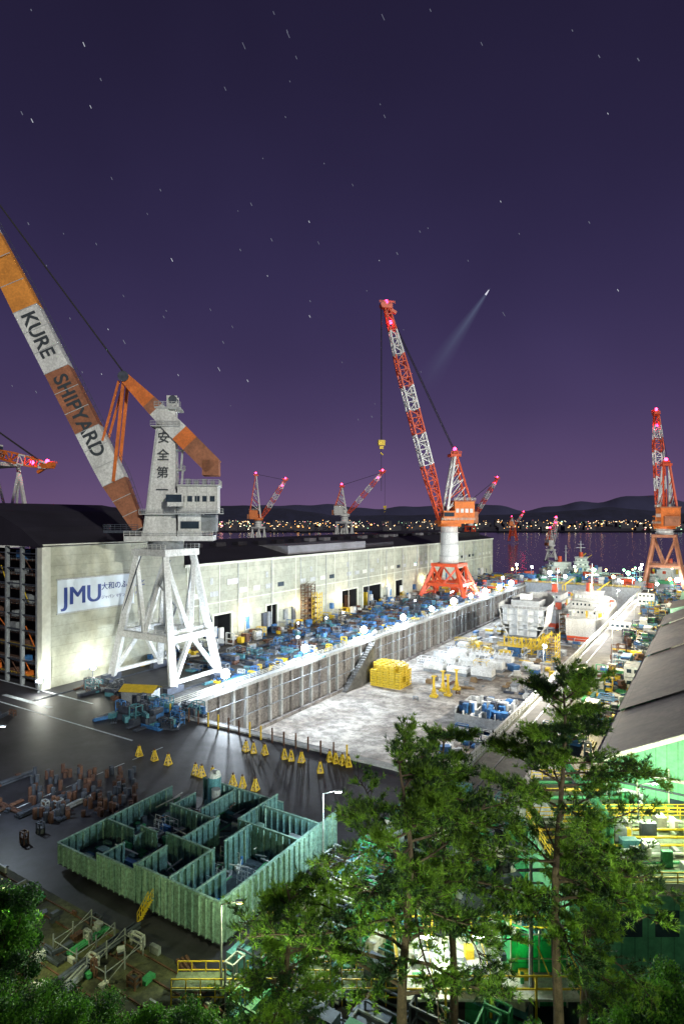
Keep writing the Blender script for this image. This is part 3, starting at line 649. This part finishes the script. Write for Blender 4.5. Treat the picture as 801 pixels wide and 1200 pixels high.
clutter('steel_part_stacks',-46,-34,4,26,26,[rust,steel,grey,steel,drumm],(.3,1.0),(.5,1.6))
clutter('dock_floor_equipment',110,278,6,58,330,[white,ltgrey,white,white,yellow,blue,grey],(.6,3.4),(1,7),-DD)
clutter('dock_floor_equipment',36,100,44,60,90,[white,ltgrey,grey,steel,blue],(.6,3),(1,4),-DD)
clutter('dock_floor_equipment',70,108,20,42,14,[wood,grey,rust],(.2,.6),(.6,2),-DD)
clutter('quayside_equipment',20,290,DW+9,DW+22,400,[steel,rust,grn,blue,ltgrey,yellow,teal,steel],(.6,3),(.8,4))
clutter('quayside_equipment',288,340,-10,110,260,[white,grn,ltgrey,blue,grey,red],(1,6),(2,8))
clutter('scrap_piles',-66,-48,24,62,120,[rust,steel,grn,steel,grey,ltgrey],(.2,1.0),(.3,1.4))
clutter('quayside_equipment',-60,-6,62,84,320,[grn,steel,cream,grn,grey,steel,teal],(.5,3.6),(.8,4))
b=B()
for i in range(210):
    x,y=gp(R(35,160),R(905,965)); 
    if (x*7+y*3)%5<1.9: continue
    h_=R(.8,1.5); b.cyl((x,y,0),(x,y,h_),.3,.3,random.choice([drumm,steel,drumm,rust,steel]),10)
b.fin('steel_drums')
pm=M('road_paint',(.75,.85,.95),.6,var=.4,scale=1.5,grime=.4)
b=B()
for v0,v1,u in((-80,-17,-4.8),(-90,-40,-.6)):
    b.poly([(v0,u,.024),(v1,u,.024),(v1,u+.5,.024),(v0,u+.5,.024)],pm)
b.poly([(-60,-14.5,.024),(8,-14.5,.024),(8,-14.1,.024),(-60,-14.1,.024)],pm)
b.poly([(-40,-11.5,.024),(-22,-11.5,.024),(-22,-10.4,.024),(-40,-10.4,.024)],pm)
for k in range(12): b.poly([(15,-60+k*4,.024),(15.2,-60+k*4,.024),(15.2,-57.6+k*4,.024),(15,-57.6+k*4,.024)],pm)
b.poly([(25,-70,.022),(75,-70,.022),(75,-48,.022),(25,-48,.022)],M('green_ground',(.10,.11,.05),.85,col2=(.03,.035,.028),scale=.2,grime=.55))
for u in(-49,-50.6,-53,-54.6): b.bx(0,62,u,u+.12,.03,.12,rust)
b.fin('road_markings',W(0,0),YR)
def scaffold(name,u,v,w_,d_,h_,m,z=0,st=2,t=.22,deck=True):
    b=B()
    for sx in(0,w_):
        for sy in(0,d_/2,d_): b.beam((sx,sy,0),(sx,sy,h_),t,t,m)
    k=0
    while k*st<h_:
        zz=k*st
        if deck: b.bx(0,w_,0,d_,zz,zz+.08,wood)
        for sx in(0,w_): b.beam((sx,0,zz+1),(sx,d_,zz+1),t*.6,t*.6,m); b.beam((sx,0,zz),(sx,d_,zz+st),t*.5,t*.5,m)
        for sy in(0,d_): b.beam((0,sy,zz+1),(w_,sy,zz+1),t*.6,t*.6,m)
        k+=1
    return b.fin(name,W(u,v,z),YR)
scaffold('scaffold_tower',98,-35.5,3,5,15,rust); scaffold('scaffold_tower',101,-32.4,2.5,3,12,yellow)
b=B()
for i in range(5):
    for j in range(4):
        for k in range(4):
            if R(0,1)<.88:
                x,y,z=i*2.1,j*2.1,k*1.75
                for sx in(-.9,.9):
                    for sy in(-.9,.9): b.beam((x+sx,y+sy,z),(x+sx,y+sy,z+1.6),.16,.16,yellow)
                for zz in(.1,.8,1.5):
                    for s_ in(-.9,.9): b.beam((x-.9,y+s_,z+zz),(x+.9,y+s_,z+zz),.2,.2,yellow); b.beam((x+s_,y-.9,z+zz),(x+s_,y+.9,z+zz),.2,.2,yellow)
                b.box((x,y,z+.7),(1.4,1.4,1.1),M('yellow_crate_fill',(.5,.36,.03),.6))
b.fin('yellow_crate_stack',W(80,6,-DD),YR)
for i in range(4):
    b=B(); b.box((0,0,.3),(2,2,.6),yellow); b.beam((0,0,.6),(0,0,6),.5,.5,yellow); b.box((0,0,6.1),(1.2,1.2,.3),yellow)
    for s_ in(-1,1): b.beam((s_*.8,0,.6),(0,0,4),.2,.2,yellow); b.beam((0,s_*.8,.6),(0,0,4),.2,.2,yellow)
    b.fin('hydraulic_jack',W(78+i*3.5,27+(i%2)*3,-DD),YR)
b=B()
for i in range(9):
    x=12+ (i%3)*8.5; y=104+(i//3)*11
    b.bx(x,x+7,y,y+4,0,.8,grey); b.bx(x,x+7,y,y+4,1,2.4+R(0,1),white)
    for q in range(5): b.beam((x+q*1.6,y,2),(x+q*1.6,y+4,4.2),.25,.25,white)
    b.rail((x,y,3.3),(x+7,y,3.3),white,1.1,1.5,.12)
b.fin('deck_modules',W(0,0,-DD),YR)
hb=empty('ship_bow_block',W(148,34,-DD),YR)
b=B(); secs=[(0,9.5,5.5,19),(7,9.5,5,19.3),(14,9,4,19.8),(21,7,3,20.5),(27,3.5,1.2,21.2)]
pr=[]
for y,wt,wb,zt in secs: pr.append([(-wb,y,6.5),(-wt*.86,y,11),(-wt,y,zt),(wt,y,zt),(wt*.86,y,11),(wb,y,6.5)])
for A_,C_ in zip(pr,pr[1:]):
    for k in range(6):
        if k!=2: b.poly([A_[k],A_[(k+1)%6],C_[(k+1)%6],C_[k]],white)
b.poly(pr[-1],white)
b.fin('hull_plating',parent=hb)
b=B()
hw=lambda z: 5.5+(8.17-5.5)*(z-6.5)/4.5 if z<11 else 8.17+(9.5-8.17)*(z-11)/8
for z in(7,9.6,12.2,14.8,17.4): b.bx(-hw(z)+.2,hw(z)-.2,.1,12,z,z+.25,ltgrey)
for x in(-6,-2,2,6): b.bx(x-.12,x+.12,.05,12,11 if abs(x)>5 else 7,17.6,ltgrey)
b.bx(-8,8,1.2,1.4,11,17.4,white); b.bx(-5.4,5.4,1.0,1.15,7.2,10.9,ltgrey)
b.bx(-6,5,6,16,17.6,20,ltgrey); b.rail((-9,0,17.6),(9,0,17.6),white,1.2,1.5,.12); b.bx(-3,1,8,12,20,22.5,white)
b.fin('bulkhead_framing',parent=hb)
b=B()
for x in(-7,-3.5,0,3.5,7):
    for y in(0,6,12,18): b.beam((x,y,0),(x,y,6.5),.5,.5,yellow); b.beam((x,y,0),(x+3.4 if x<7 else x-3.4,y,6.3),.25,.25,yellow)
for z in(.5,3,6): b.beam((-7,-.2,z),(7,-.2,z),.3,.3,yellow)
b.rail((-9,-2,3),(9,-2,3),yellow,1.2,1.2,.15); b.bx(-9,9,-2.4,-1.2,2.8,3,yellow)
b.fin('support_frame',parent=hb)
def ship(name,loc,rz,Ln,Bm,Dp,hull,boot,decks=3,seed=1):
    rr=random.Random(seed); e=empty(name,loc,rz); b=B(); pr=[]
    for t,wf in((0,.75),(.08,.95),(.3,1),(.7,1),(.85,.75),(.95,.35),(1,.04)):
        y=t*Ln; wt=Bm/2*wf; wb=wt*.8; sh=1.2*max(0,t-.6)*4
        pr.append([(-wb,y,0),(-wt*.97,y,Dp*.3),(-wt,y,Dp+sh),(wt,y,Dp+sh),(wt*.97,y,Dp*.3),(wb,y,0)])
    for A_,C_ in zip(pr,pr[1:]):
        for k in range(6): b.poly([A_[k],A_[(k+1)%6],C_[(k+1)%6],C_[k]],boot if k in(0,4,5) else hull)
    b.poly(pr[0],hull); b.bx(-Bm*.35,Bm*.35,-.08,-.01,Dp*.1,Dp*.3,boot); b.fin('hull',parent=e)
    b=B(); z=Dp
    for d in range(decks):
        x=Bm*(.42-.05*d); y0=Ln*(.12+.04*d); y1=Ln*(.5-.05*d); b.bx(-x,x,y0,y1,z,z+2.8,white); b.bx(-x-.5,x+.5,y0-.6,y1+.6,z+2.8,z+3,ltgrey); b.rail((-x-.5,y0-.6,z+3),(x+.5,y0-.6,z+3),white,1.1,1.6,.12)
        for q in range(int(2*x/1.6)): b.bx(-x+.4+q*1.6,-x+1.1+q*1.6,y0-.06,y0-.005,z+1.2,z+2.1,glass if rr.random()<.7 else glassl)
        for q in range(int((y1-y0)/2)): b.bx(-x-.06,-x-.005,y0+.5+q*2,y0+1.3+q*2,z+1.2,z+2.1,glass if rr.random()<.7 else glassl)
        z+=3
    b.cyl((0,Ln*.3,z),(0,Ln*.3,z+4),1.6,1.3,red,12); b.cyl((0,Ln*.4,z),(0,Ln*.4,z+12),.35,.15,white,8); b.beam((-3,Ln*.4,z+7),(3,Ln*.4,z+7),.3,.3,white); b.beam((-2,Ln*.4,z+9.5),(2,Ln*.4,z+9.5),.2,.2,white)
    b.fin('superstructure',parent=e)
    b=B()
    for q in range(40):
        x=rr.uniform(-Bm*.4,Bm*.4);y=rr.uniform(Ln*.02,Ln*.85); m_=rr.choice([white,grey,yellow,red,ltgrey,blue]); b.bx(x,x+rr.uniform(.6,2.4),y,y+rr.uniform(.6,3),Dp,Dp+rr.uniform(.8,3.5),m_)
    b.rail((-Bm*.4,.2,Dp),(Bm*.4,.2,Dp),white,1.2,1.5,.12)
    for q in(.6,.72): b.cyl((0,Ln*q,Dp),(0,Ln*q,Dp+8),.4,.25,yellow,8); b.beam((0,Ln*q,Dp+7.5),(4,Ln*q+3,Dp+11),.35,.35,yellow)
    b.fin('deck_fittings',parent=e)
ship('ship',W(172,51,-DD+1.5),YR,70,15,10,white,red,3,2)
ship('ship',W(200,31,-DD+1.5),YR,60,12,9,ltgrey,red,2,5)
ship('ship',W(352,20,-3),YR+.2,60,12,6,grey,red,3,6)
ship('ship',W(370,58,-3),YR-1.3,50,10,6,white,grn,2,9)
ship('ship',W(356,-8,-3),YR-.9,46,10,6,white,blue,2,11)
scaffold('scaffold_tower',176,42,3,8,13,ltgrey,-DD); scaffold('scaffold_tower',140,45,3,8,10,yellow,-DD)
b=B()
b.bx(0,14,0,12,.8,1.2,steel)
for x in range(0,15,2): b.bx(x-.1,x+.1,0,12,1.2,4+R(0,1.5),random.choice([white,ltgrey]))
for y in range(0,13,3): b.bx(0,14,y-.1,y+.1,1.2,3.6+R(0,1),random.choice([ltgrey,grey]))
for q in range(40): x=R(0,13);y=R(0,11); b.bx(x,x+R(.5,2),y,y+R(.5,2),4,5.4+R(0,1),random.choice([white,steel,blue,ltgrey]))
b.fin('ship_hull_block',W(56,42,-DD),YR)
def cabin(u,v,n=2,z=0):
    b=B()
    for k in range(n):
        b.bx(-1.3,1.3,0,7,k*2.7+.1,k*2.7+2.6,white); b.bx(-1.36,1.36,-.05,7.05,k*2.7,k*2.7+.14,grey)
        for q in range(4): b.bx(-1.34,-1.3,.6+q*1.6,1.6+q*1.6,k*2.7+1.1,k*2.7+2,glass)
        b.bx(-.8,.6,-.05,0,k*2.7+1.1,k*2.7+2,glass)
    b.fin('portable_cabin',W(u,v,z),YR+math.pi/2)
cabin(70,86,2); cabin(73.5,86,2); cabin(150,72,1); cabin(225,74,2)
def truck(u,v,rz,m):
    e=B(); e.bx(-1.2,1.2,0,5.5,.9,1.2,steel); e.bx(-1.2,1.2,0,5.4,1.2,3.1,m); e.bx(-1.15,1.15,5.7,7.3,.7,2.7,white); e.box((0,6.6,2.4),(2.1,1.3,.9),glass)
    for y in(1,2.2,6.3):
        for x in(-1.1,1.1): e.cyl((x-.18,y,.5),(x+.18,y,.5),.5,.5,black,12)
    for x in(-.8,.8): e.box((x,7.33,1),(.3,.08,.2),ltgrey)
    e.fin('truck',W(u,v),YR+rz,bevel=.05)
truck(40,76,0,ltgrey); truck(95,77,math.pi,blue); truck(140,78,0,white)
b=B(); b.bx(-3.5,3.5,-2,2,0,2.6,grey); b.poly([(-4,-2.4,2.6),(4,-2.4,2.6),(4,0,3.7),(-4,0,3.7)],yellow); b.poly([(-4,2.4,2.6),(-4,0,3.7),(4,0,3.7),(4,2.4,2.6)],yellow); b.bx(-1,0,-2.06,-2,0,2,steel); b.bx(1,2.4,-2.06,-2,1,2,glass)
x,y=gp(165,822); b.fin('equipment_hut',(x,y,0),-.15)
# ---------------------------------------------------------------- right-hand buildings
gw=M('green_cladding',(.15,.48,.27),.6,col2=(.08,.31,.18),scale=.3,grime=.25,seams=(1.1,40,.06,(math.pi/2,0,0)))
gr=M('warehouse_roof',(.20,.175,.15),.7,col2=(.10,.09,.09),scale=.12,grime=.35,seams=(40,8,.06))
wh=empty('warehouse',W(-9.5,85.8),YR)
b=B(); b.bx(0,28,0,.3,0,12,gw); b.poly([(0,0,12),(28,0,12),(14,0,19)],gw); b.bx(0,.3,.3,120,0,12,gw); b.bx(27.7,28,.3,120,0,12,gw)
for k in range(5): b.bx(1.5+k*5.2,4.2+k*5.2,-.06,-.005,6.2,8.6,glassl if k in(0,3) else glass)
b.bx(-.1,28.1,-.3,-.02,10.6,10.9,cream); b.bx(0,28,-1.8,0,5,5.2,grey); b.rail((0,-1.8,5.2),(28,-1.8,5.2),yellow,1.2,1.6,.07)
b.bx(0,28,-.2,-.02,9.2,9.4,steel)
for k in range(9): b.cyl((.4+k*3.2,-.12,0),(.4+k*3.2,-.12,11.9),.09,.09,cream,6)
b.fin('walls',parent=wh)
b=B()
for k in range(6):
    y0=-1+k*20.2; y1=y0+20; o=.25*(k%2)
    b.poly([(-.8,y0,11.7+o),(-.8,y1,11.7+o),(14,y1,19.2+o),(14,y0,19.2+o)],gr); b.poly([(28.8,y0,11.7+o),(14,y0,19.2+o),(14,y1,19.2+o),(28.8,y1,11.7+o)],gr)
    b.bx(13.4,14.6,y0,y1,19.2+o,19.9+o,gr)
b.beam((-.8,-1.05,11.5),(14,-1.05,19),.3,.5,cream); b.bx(-1,-.6,-1,120,11.2,11.7,cream)
b.fin('roof',parent=wh)
light('lamp','POINT',(6,-7,9),2400,(.85,1,.6),wh,.4)  # bare light added to brighten the gable, no fixture
def hut(name,u,v,w_,d_,h_,wm_,rm,pitch=1.5):
    e=empty(name,W(u,v),YR); b=B(); b.bx(0,w_,0,d_,0,h_,wm_)
    for k in range(max(1,int(w_/3))): b.bx(.8+k*3,2.2+k*3,-.06,-.005,h_*.4,h_*.75,glassl if k%3==0 else glass)
    for k in range(max(1,int(d_/4))): b.bx(-.06,-.005,1+k*4,3+k*4,h_*.4,h_*.75,glassl if k%3==0 else glass)
    b.poly([(0,0,h_),(w_,0,h_),(w_/2,0,h_+pitch)],wm_); b.fin('walls',parent=e)
    b=B(); b.poly([(-.4,-.4,h_),(-.4,d_+.4,h_),(w_/2,d_+.4,h_+pitch+.2),(w_/2,-.4,h_+pitch+.2)],rm); b.poly([(w_+.4,-.4,h_),(w_/2,-.4,h_+pitch+.2),(w_/2,d_+.4,h_+pitch+.2),(w_+.4,d_+.4,h_)],rm); b.fin('roof',parent=e)
pale=M('pale_green_roof',(.3,.62,.42),.6,var=.3,scale=.3)
hut('workshop_building',122,86,16,26,9,cream,pale,3); hut('workshop_building',156,84,14,22,8,pale,gr,2); hut('workshop_building',186,86,14,26,8,pale,pale,2); hut('workshop_building',226,86,16,30,8,cream,pale,2); hut('workshop_building',262,90,20,30,10,pale,gr,2); hut('workshop_building',310,100,30,20,9,cream,pale,2)
hut('workshop_building',-60,100,20,30,9,gw,gr,3)
fb=empty('flat_roofed_building',(19,50,0)); rf=M('flat_roof',(.2,.25,.16),.8,col2=(.08,.11,.07),scale=.4,grime=.4)
b=B(); b.bx(0,26,0,11,0,9,gw); b.bx(-.3,26.3,-.3,11.3,9,9.3,rf); b.bx(-.3,26.3,-.34,-.3,8.6,9.6,cream)
for k in range(8): b.bx(1+k*3.1,3+k*3.1,-.06,-.005,5,7.2,glass)
b.fin('walls',parent=fb)
b=B(); b.rail((-.2,-.2,9.3),(26,-.2,9.3),yellow,1.2,1.3,.07); b.rail((-.2,11,9.3),(26,11,9.3),yellow,1.2,1.3,.07); b.rail((-.2,-.2,9.3),(-.2,11,9.3),yellow,1.2,1.3,.07)
for k in range(60): x=R(1,24);y=R(1,9); b.bx(x,x+R(.3,1.6),y,y+R(.3,1.2),9.3,9.3+R(.3,1.5),random.choice([grn,grey,ltgrey,cream,teal,steel,yellow]))
for k in range(7): y=1.2+k*1.4; b.cyl((0,y,9.7),(26,y,9.7),.12,.12,random.choice([grn,ltgrey,yellow,rust]),6)
b.cyl((5,4,9.3),(5,4,13),.5,.5,grn,10); b.beam((5,4,13),(2,7,17),.5,.5,grn)
b.fin('roof_equipment',parent=fb)
light('lamp','POINT',(10,3,14),2200,(.85,1,.6),fb,.3)  # bare light added to brighten the roof area, no fixture
fb2=empty('flat_roofed_building',(24,66,0))
b=B(); b.bx(0,30,0,9,0,7,cream); b.bx(-.3,30.3,-.3,9.3,7,7.3,rf); b.rail((-.2,-.2,7.3),(30,-.2,7.3),yellow,1.2,1.3,.08); b.rail((-.2,9,7.3),(30,9,7.3),yellow,1.2,1.3,.08)
for k in range(4): b.cyl((0,1+k*2,7.8),(30,1+k*2,7.8),.2,.2,random.choice([yellow,grn,grn]),6)
for k in range(30): x=R(1,27);y=R(1,7); b.bx(x,x+R(.3,1.6),y,y+R(.3,1.2),7.3,7.3+R(.3,1.5),random.choice([grn,grey,steel,teal,teal]))
for k in range(9): b.bx(1+k*3.1,3+k*3.1,-.06,-.005,3.6,5.6,glassl if k%2 else glass)
b.fin('walls',parent=fb2)
net=M('green_netting',(.03,.45,.17),.8,var=.3,scale=1.5,seams=(1.8,1.8,.06,(math.pi/2,0,0)),trans=.3)
b=B(); b.bx(0,4.6,-.05,0,0,5.8,net); b.bx(0,.05,0,4,0,5.8,net)
for x in(0,2.3,4.6): b.beam((x,-.15,0),(x,-.15,6.3),.1,.1,cream)
for z in(2,4,6): b.beam((0,-.17,z),(4.6,-.17,z),.08,.08,cream)
b.fin('netted_scaffold',(13.8,49,0))
cn=empty('lit_canopy',(4.5,46.2,0)); b=B(); cpm=M('canopy_floor',(.6,.62,.55),.6,var=.3,scale=.6,grime=.3)
b.bx(0,14,0,7,2.6,2.8,cpm); 
for x in(0,3.5,7,10.5,14):
    for y in(0,7): b.beam((x,y,0),(x,y,4.6),.16,.16,yellow)
for z in(3.6,4.6):
    for y in(0,7): b.beam((0,y,z),(14,y,z),.12,.12,yellow)
    for x in(0,14): b.beam((x,0,z),(x,7,z),.12,.12,yellow)
for k in range(50): x=R(.5,12.5);y=R(.5,6); b.bx(x,x+R(.2,1.2),y,y+R(.2,.8),2.8,2.8+R(.1,.9),random.choice([white,grn,grey,yellow,ltgrey,steel]))
b.fin('deck',parent=cn); b=B()
for k in range(3): b.box((2.5+k*4.5,3.5,5.2),(1.2,.2,.08),lampw); b.beam((2.5+k*4.5,0,4.7),(2.5+k*4.5,7,5.25),.08,.08,yellow)
b.fin('tube_lamps',parent=cn)
for k in range(2): light('lamp','POINT',(4+k*6,3.5,5.0),1400,(.9,1,.8),cn,.3)
b=B()
for k in range(4):
    x=-14+k*7; b.rail((x,49+k%2,0),(x+6,49+k%2,0),yellow,2.2,1.2,.08); b.rail((x,51+k%2,0),(x+6,51+k%2,0),yellow,2.2,1.2,.08); b.bx(x,x+6,49+k%2,51+k%2,1.2,1.3,rf)
b.fin('yellow_walkway')
scaffold('scaffold_frame',-53,45,3.5,4,1.6,grey,0,1.6,.1,False); scaffold('scaffold_frame',-53,50,2.5,4,1.6,grey,0,1.6,.1,False)
b=B(); b.cyl((0,0,0),(0,0,13),.2,.14,grey,8); b.beam((-1.2,0,12),(1.2,0,12),.12,.12,grey); b.beam((-1,0,11),(1,0,11),.12,.12,grey)
for q in range(4):
    a=Vector((-1+q*.66,0,12.1)); e_=Vector((-1+q*.66+34,14,10)); pts=[a+(e_-a)*(t/12)-Vector((0,0,1.6*math.sin(math.pi*t/12))) for t in range(13)]
    for s_,t_ in zip(pts,pts[1:]): b.cyl(s_,t_,.035,.035,black,4)
b.fin('utility_pole',(15,47.5,0))
# ---------------------------------------------------------------- vegetation
bark=M('pine_bark',(.12,.085,.06),.9,var=.5,scale=3,bump=.8,grime=.4)
nA=M('needles_light',(.21,.40,.035),.6,var=.3,scale=.6,trans=.3); nB=M('needles_mid',(.09,.21,.03),.6,var=.35,scale=.6,trans=.3); nC=M('needles_dark',(.02,.065,.02),.6,var=.35,scale=.6,trans=.25)
def mesh_tris(name,V,mats,mi,parent,quads=False):
    n=V.shape[0]; k=V.shape[1]; me=bpy.data.meshes.new(name)
    me.vertices.add(n*k); me.vertices.foreach_set('co',V.reshape(-1))
    me.loops.add(n*k); me.loops.foreach_set('vertex_index',np.arange(n*k,dtype=np.int32))
    me.polygons.add(n); me.polygons.foreach_set('loop_start',np.arange(0,n*k,k,dtype=np.int32))
    for m in mats: me.materials.append(m)
    me.polygons.foreach_set('material_index',mi.astype(np.int32)); me.update(calc_edges=True)
    o=bpy.data.objects.new(name,me); COL.objects.link(o); o.parent=parent; return o
def pine(x,y,z,h,cr,start=.35,seed=1,dens=1.0,lean=(0,0),nw=.016,br=4.6):
    rr=random.Random(seed); rg=np.random.default_rng(seed); e=empty('pine_tree',(x,y,z)); b=B()
    def tp(t): return Vector((lean[0]*t*t+.35*math.sin(t*7+seed)*t,lean[1]*t+.25*math.cos(t*6+seed)*t,h*t))
    n=14
    for i in range(n):
        b.cyl(tp(i/n),tp((i+1)/n+.005),.23*(1-i/n*.9)+.02,.23*(1-(i+1)/n*.9)+.02,bark,9)
    tufts=[]
    nb=int((1-start)*h*br)
    for i in range(nb):
        t=start+(1-start)*((i+rr.random())/nb)**.9
        if t>.985: t=.985
        p0=tp(t); az=i*2.4+rr.uniform(-.7,.7)
        q=(t-start)/(1-start); L_=cr*(.45+.55*math.sin(math.pi*min(1,(q*.75+.3))))*rr.uniform(.45,1.25)*(1 if q<.8 else .8)
        if rr.random()<.16: continue
        el=.26*rr.uniform(.2,1.3)+.45*max(0,q-.6)
        d=Vector((math.cos(az)*math.cos(el),math.sin(az)*math.cos(el),math.sin(el)))
        pts=[p0]; ns=6
        for s_ in range(ns):
            d=(d+Vector((rr.uniform(-.3,.3),rr.uniform(-.3,.3),rr.uniform(-.18,.12)))).normalized(); pts.append(pts[-1]+d*L_/ns)
        for s_ in range(ns): r0=.075*(1-s_/ns)*(1.3-t)+.012; b.cyl(pts[s_],pts[s_+1],r0,r0*.8,bark,5)
        for s_ in range(2,ns+1):
            for _ in range(int(5.2*dens)):
                base=pts[s_-1]+(pts[s_]-pts[s_-1])*rr.random()
                dd=(pts[s_]-pts[s_-1]).normalized(); side=Vector((-dd.y,dd.x,0))*rr.choice([-1,1])
                tw=(dd*rr.uniform(.3,1)+side*rr.uniform(.2,1)+Vector((0,0,rr.uniform(-.05,.35)))).normalized(); l=rr.uniform(.4,1.25)*(.6+.4*L_/cr)
                b.cyl(base,base+tw*l,.018,.008,bark,3)
                m=rr.randint(4,8)
                for q_ in range(m):
                    f=.3+.7*(q_+1)/m; c=base+tw*l*f+Vector((rr.uniform(-.12,.12),rr.uniform(-.12,.12),rr.uniform(-.03,.08)))
                    tufts.append((*c,tw.x,tw.y,tw.z+.45))
    b.fin('trunk_and_limbs',parent=e)
    T_=np.array(tufts); nt_=len(T_); K=14
    C=np.repeat(T_[:,:3],K,0); A_=np.repeat(T_[:,3:],K,0); A_/=np.linalg.norm(A_,axis=1,keepdims=True)
    dr=rg.normal(size=C.shape)*.7+A_*1.0; dr/=np.linalg.norm(dr,axis=1,keepdims=True)
    ln=rg.uniform(.13,.30,size=(len(C),1)); sd=np.cross(dr,rg.normal(size=C.shape)); sd/=np.linalg.norm(sd,axis=1,keepdims=True)
    V=np.stack([C+sd*nw,C-sd*nw,C+dr*ln],1)
    clump=np.repeat(rg.random(nt_)*.4+ .6*(np.sin(T_[:,0]*1.7+seed)*np.sin(T_[:,1]*1.5)*np.sin(T_[:,2]*2.1)*.7+.5),K)+rg.normal(size=len(C))*.1
    mi=np.where(clump>.52,0,np.where(clump>.38,1,2)); mesh_tris('needles',V,[nA,nB,nC],mi,e)
pine(2.3,22,17.6,13.2,5.4,.36,3,1.2,br=4.9)
pine(8.7,24,16,17.0,4.3,.42,8,1.2,br=4.7)
pine(5.0,27,13,17.2,2.8,.55,12,.9,(-.4,0))
pine(-2.6,27,13,10.5,3.2,.3,21,1.0)
pine(12.5,31,11,12.0,3.0,.35,30,.9)
lA=M('leaf_light',(.13,.36,.03),.55,var=.3,scale=1,trans=.35); lB=M('leaf_mid',(.05,.17,.025),.6,var=.3,scale=1,trans=.3); lC=M('leaf_dark',(.02,.065,.02),.6,var=.3,scale=1,trans=.2)
def leafy(name,x,y,z,h,rad,n,leaf=.12,seed=1,trunk=True,squash=.8):
    rg=np.random.default_rng(seed); rr=random.Random(seed); e=empty(name,(x,y,z)); b=B(); ncl=30; cl=[]
    for i in range(ncl):
        d=rg.normal(size=3); d/=np.linalg.norm(d); r=rad*(.35+.6*rr.random()); c=np.array([d[0]*r,d[1]*r,h-rad*squash*1.1+d[2]*r*squash]) if trunk else np.array([d[0]*r,d[1]*r,h-rad*squash+abs(d[2])*r*squash*1.1-.2*rad]); cl.append(c)
        b.cyl((0,0,max(.1,h*.35)),tuple(c),.06,.02,bark,5)
    if trunk: b.cyl((0,0,-.5),(0,0,h*.6),.2,.12,bark,8)
    b.fin('trunk_and_limbs',parent=e)
    k=rg.integers(0,ncl,n); cr_=rg.uniform(.25,.5,ncl)*rad; P_=rg.normal(size=(n,3)); P_/=np.linalg.norm(P_,axis=1,keepdims=True); P_*=(rg.random((n,1))**.45)*cr_[k][:,None]; P_[:,2]*=.7
    C=np.array(cl)[k]+P_
    a=rg.normal(size=(n,3)); a/=np.linalg.norm(a,axis=1,keepdims=True); c2=np.cross(a,rg.normal(size=(n,3))); c2/=np.linalg.norm(c2,axis=1,keepdims=True)
    s_=leaf*rg.uniform(.6,1.3,(n,1)); V=np.stack([C-a*s_,C+c2*s_*.5,C+a*s_,C-c2*s_*.5],1)
    cc=rg.random(ncl)[k]*.6+rg.random(n)*.4; mi=np.where(cc>.55,0,np.where(cc>.32,1,2)); mesh_tris('leaves',V,[lA,lB,lC],mi,e)
leafy('broadleaf_tree',-26.5,47,0,12.0,3.4,20000,.15,2,squash=1.3)
leafy('broadleaf_tree',-24.5,44,1,7.5,2.6,12000,.13,5,squash=1.2)
def hz(y): return 36.3-.84*y
i=0
for x,y,r_,h_ in((-20,40,2.6,6.6),(-16.5,40,2.4,6.0),(-13,40,2.2,5.6),(-22.5,38,2.4,6.2),(-17.5,37,2,5.4),(-10,39,2.0,5.2),(-6.5,38,1.6,4.4),(15.5,33,2.0,5),(18,34,2.2,6.5),(20,36,2.4,7.4),(10.5,33,1.8,3.6),(4.5,34,1.8,3.0),(13,29,1.8,3.4)):
    i+=1; leafy('bush',x,y,hz(y)-.6,h_,r_,8000,.10,40+i,trunk=False)
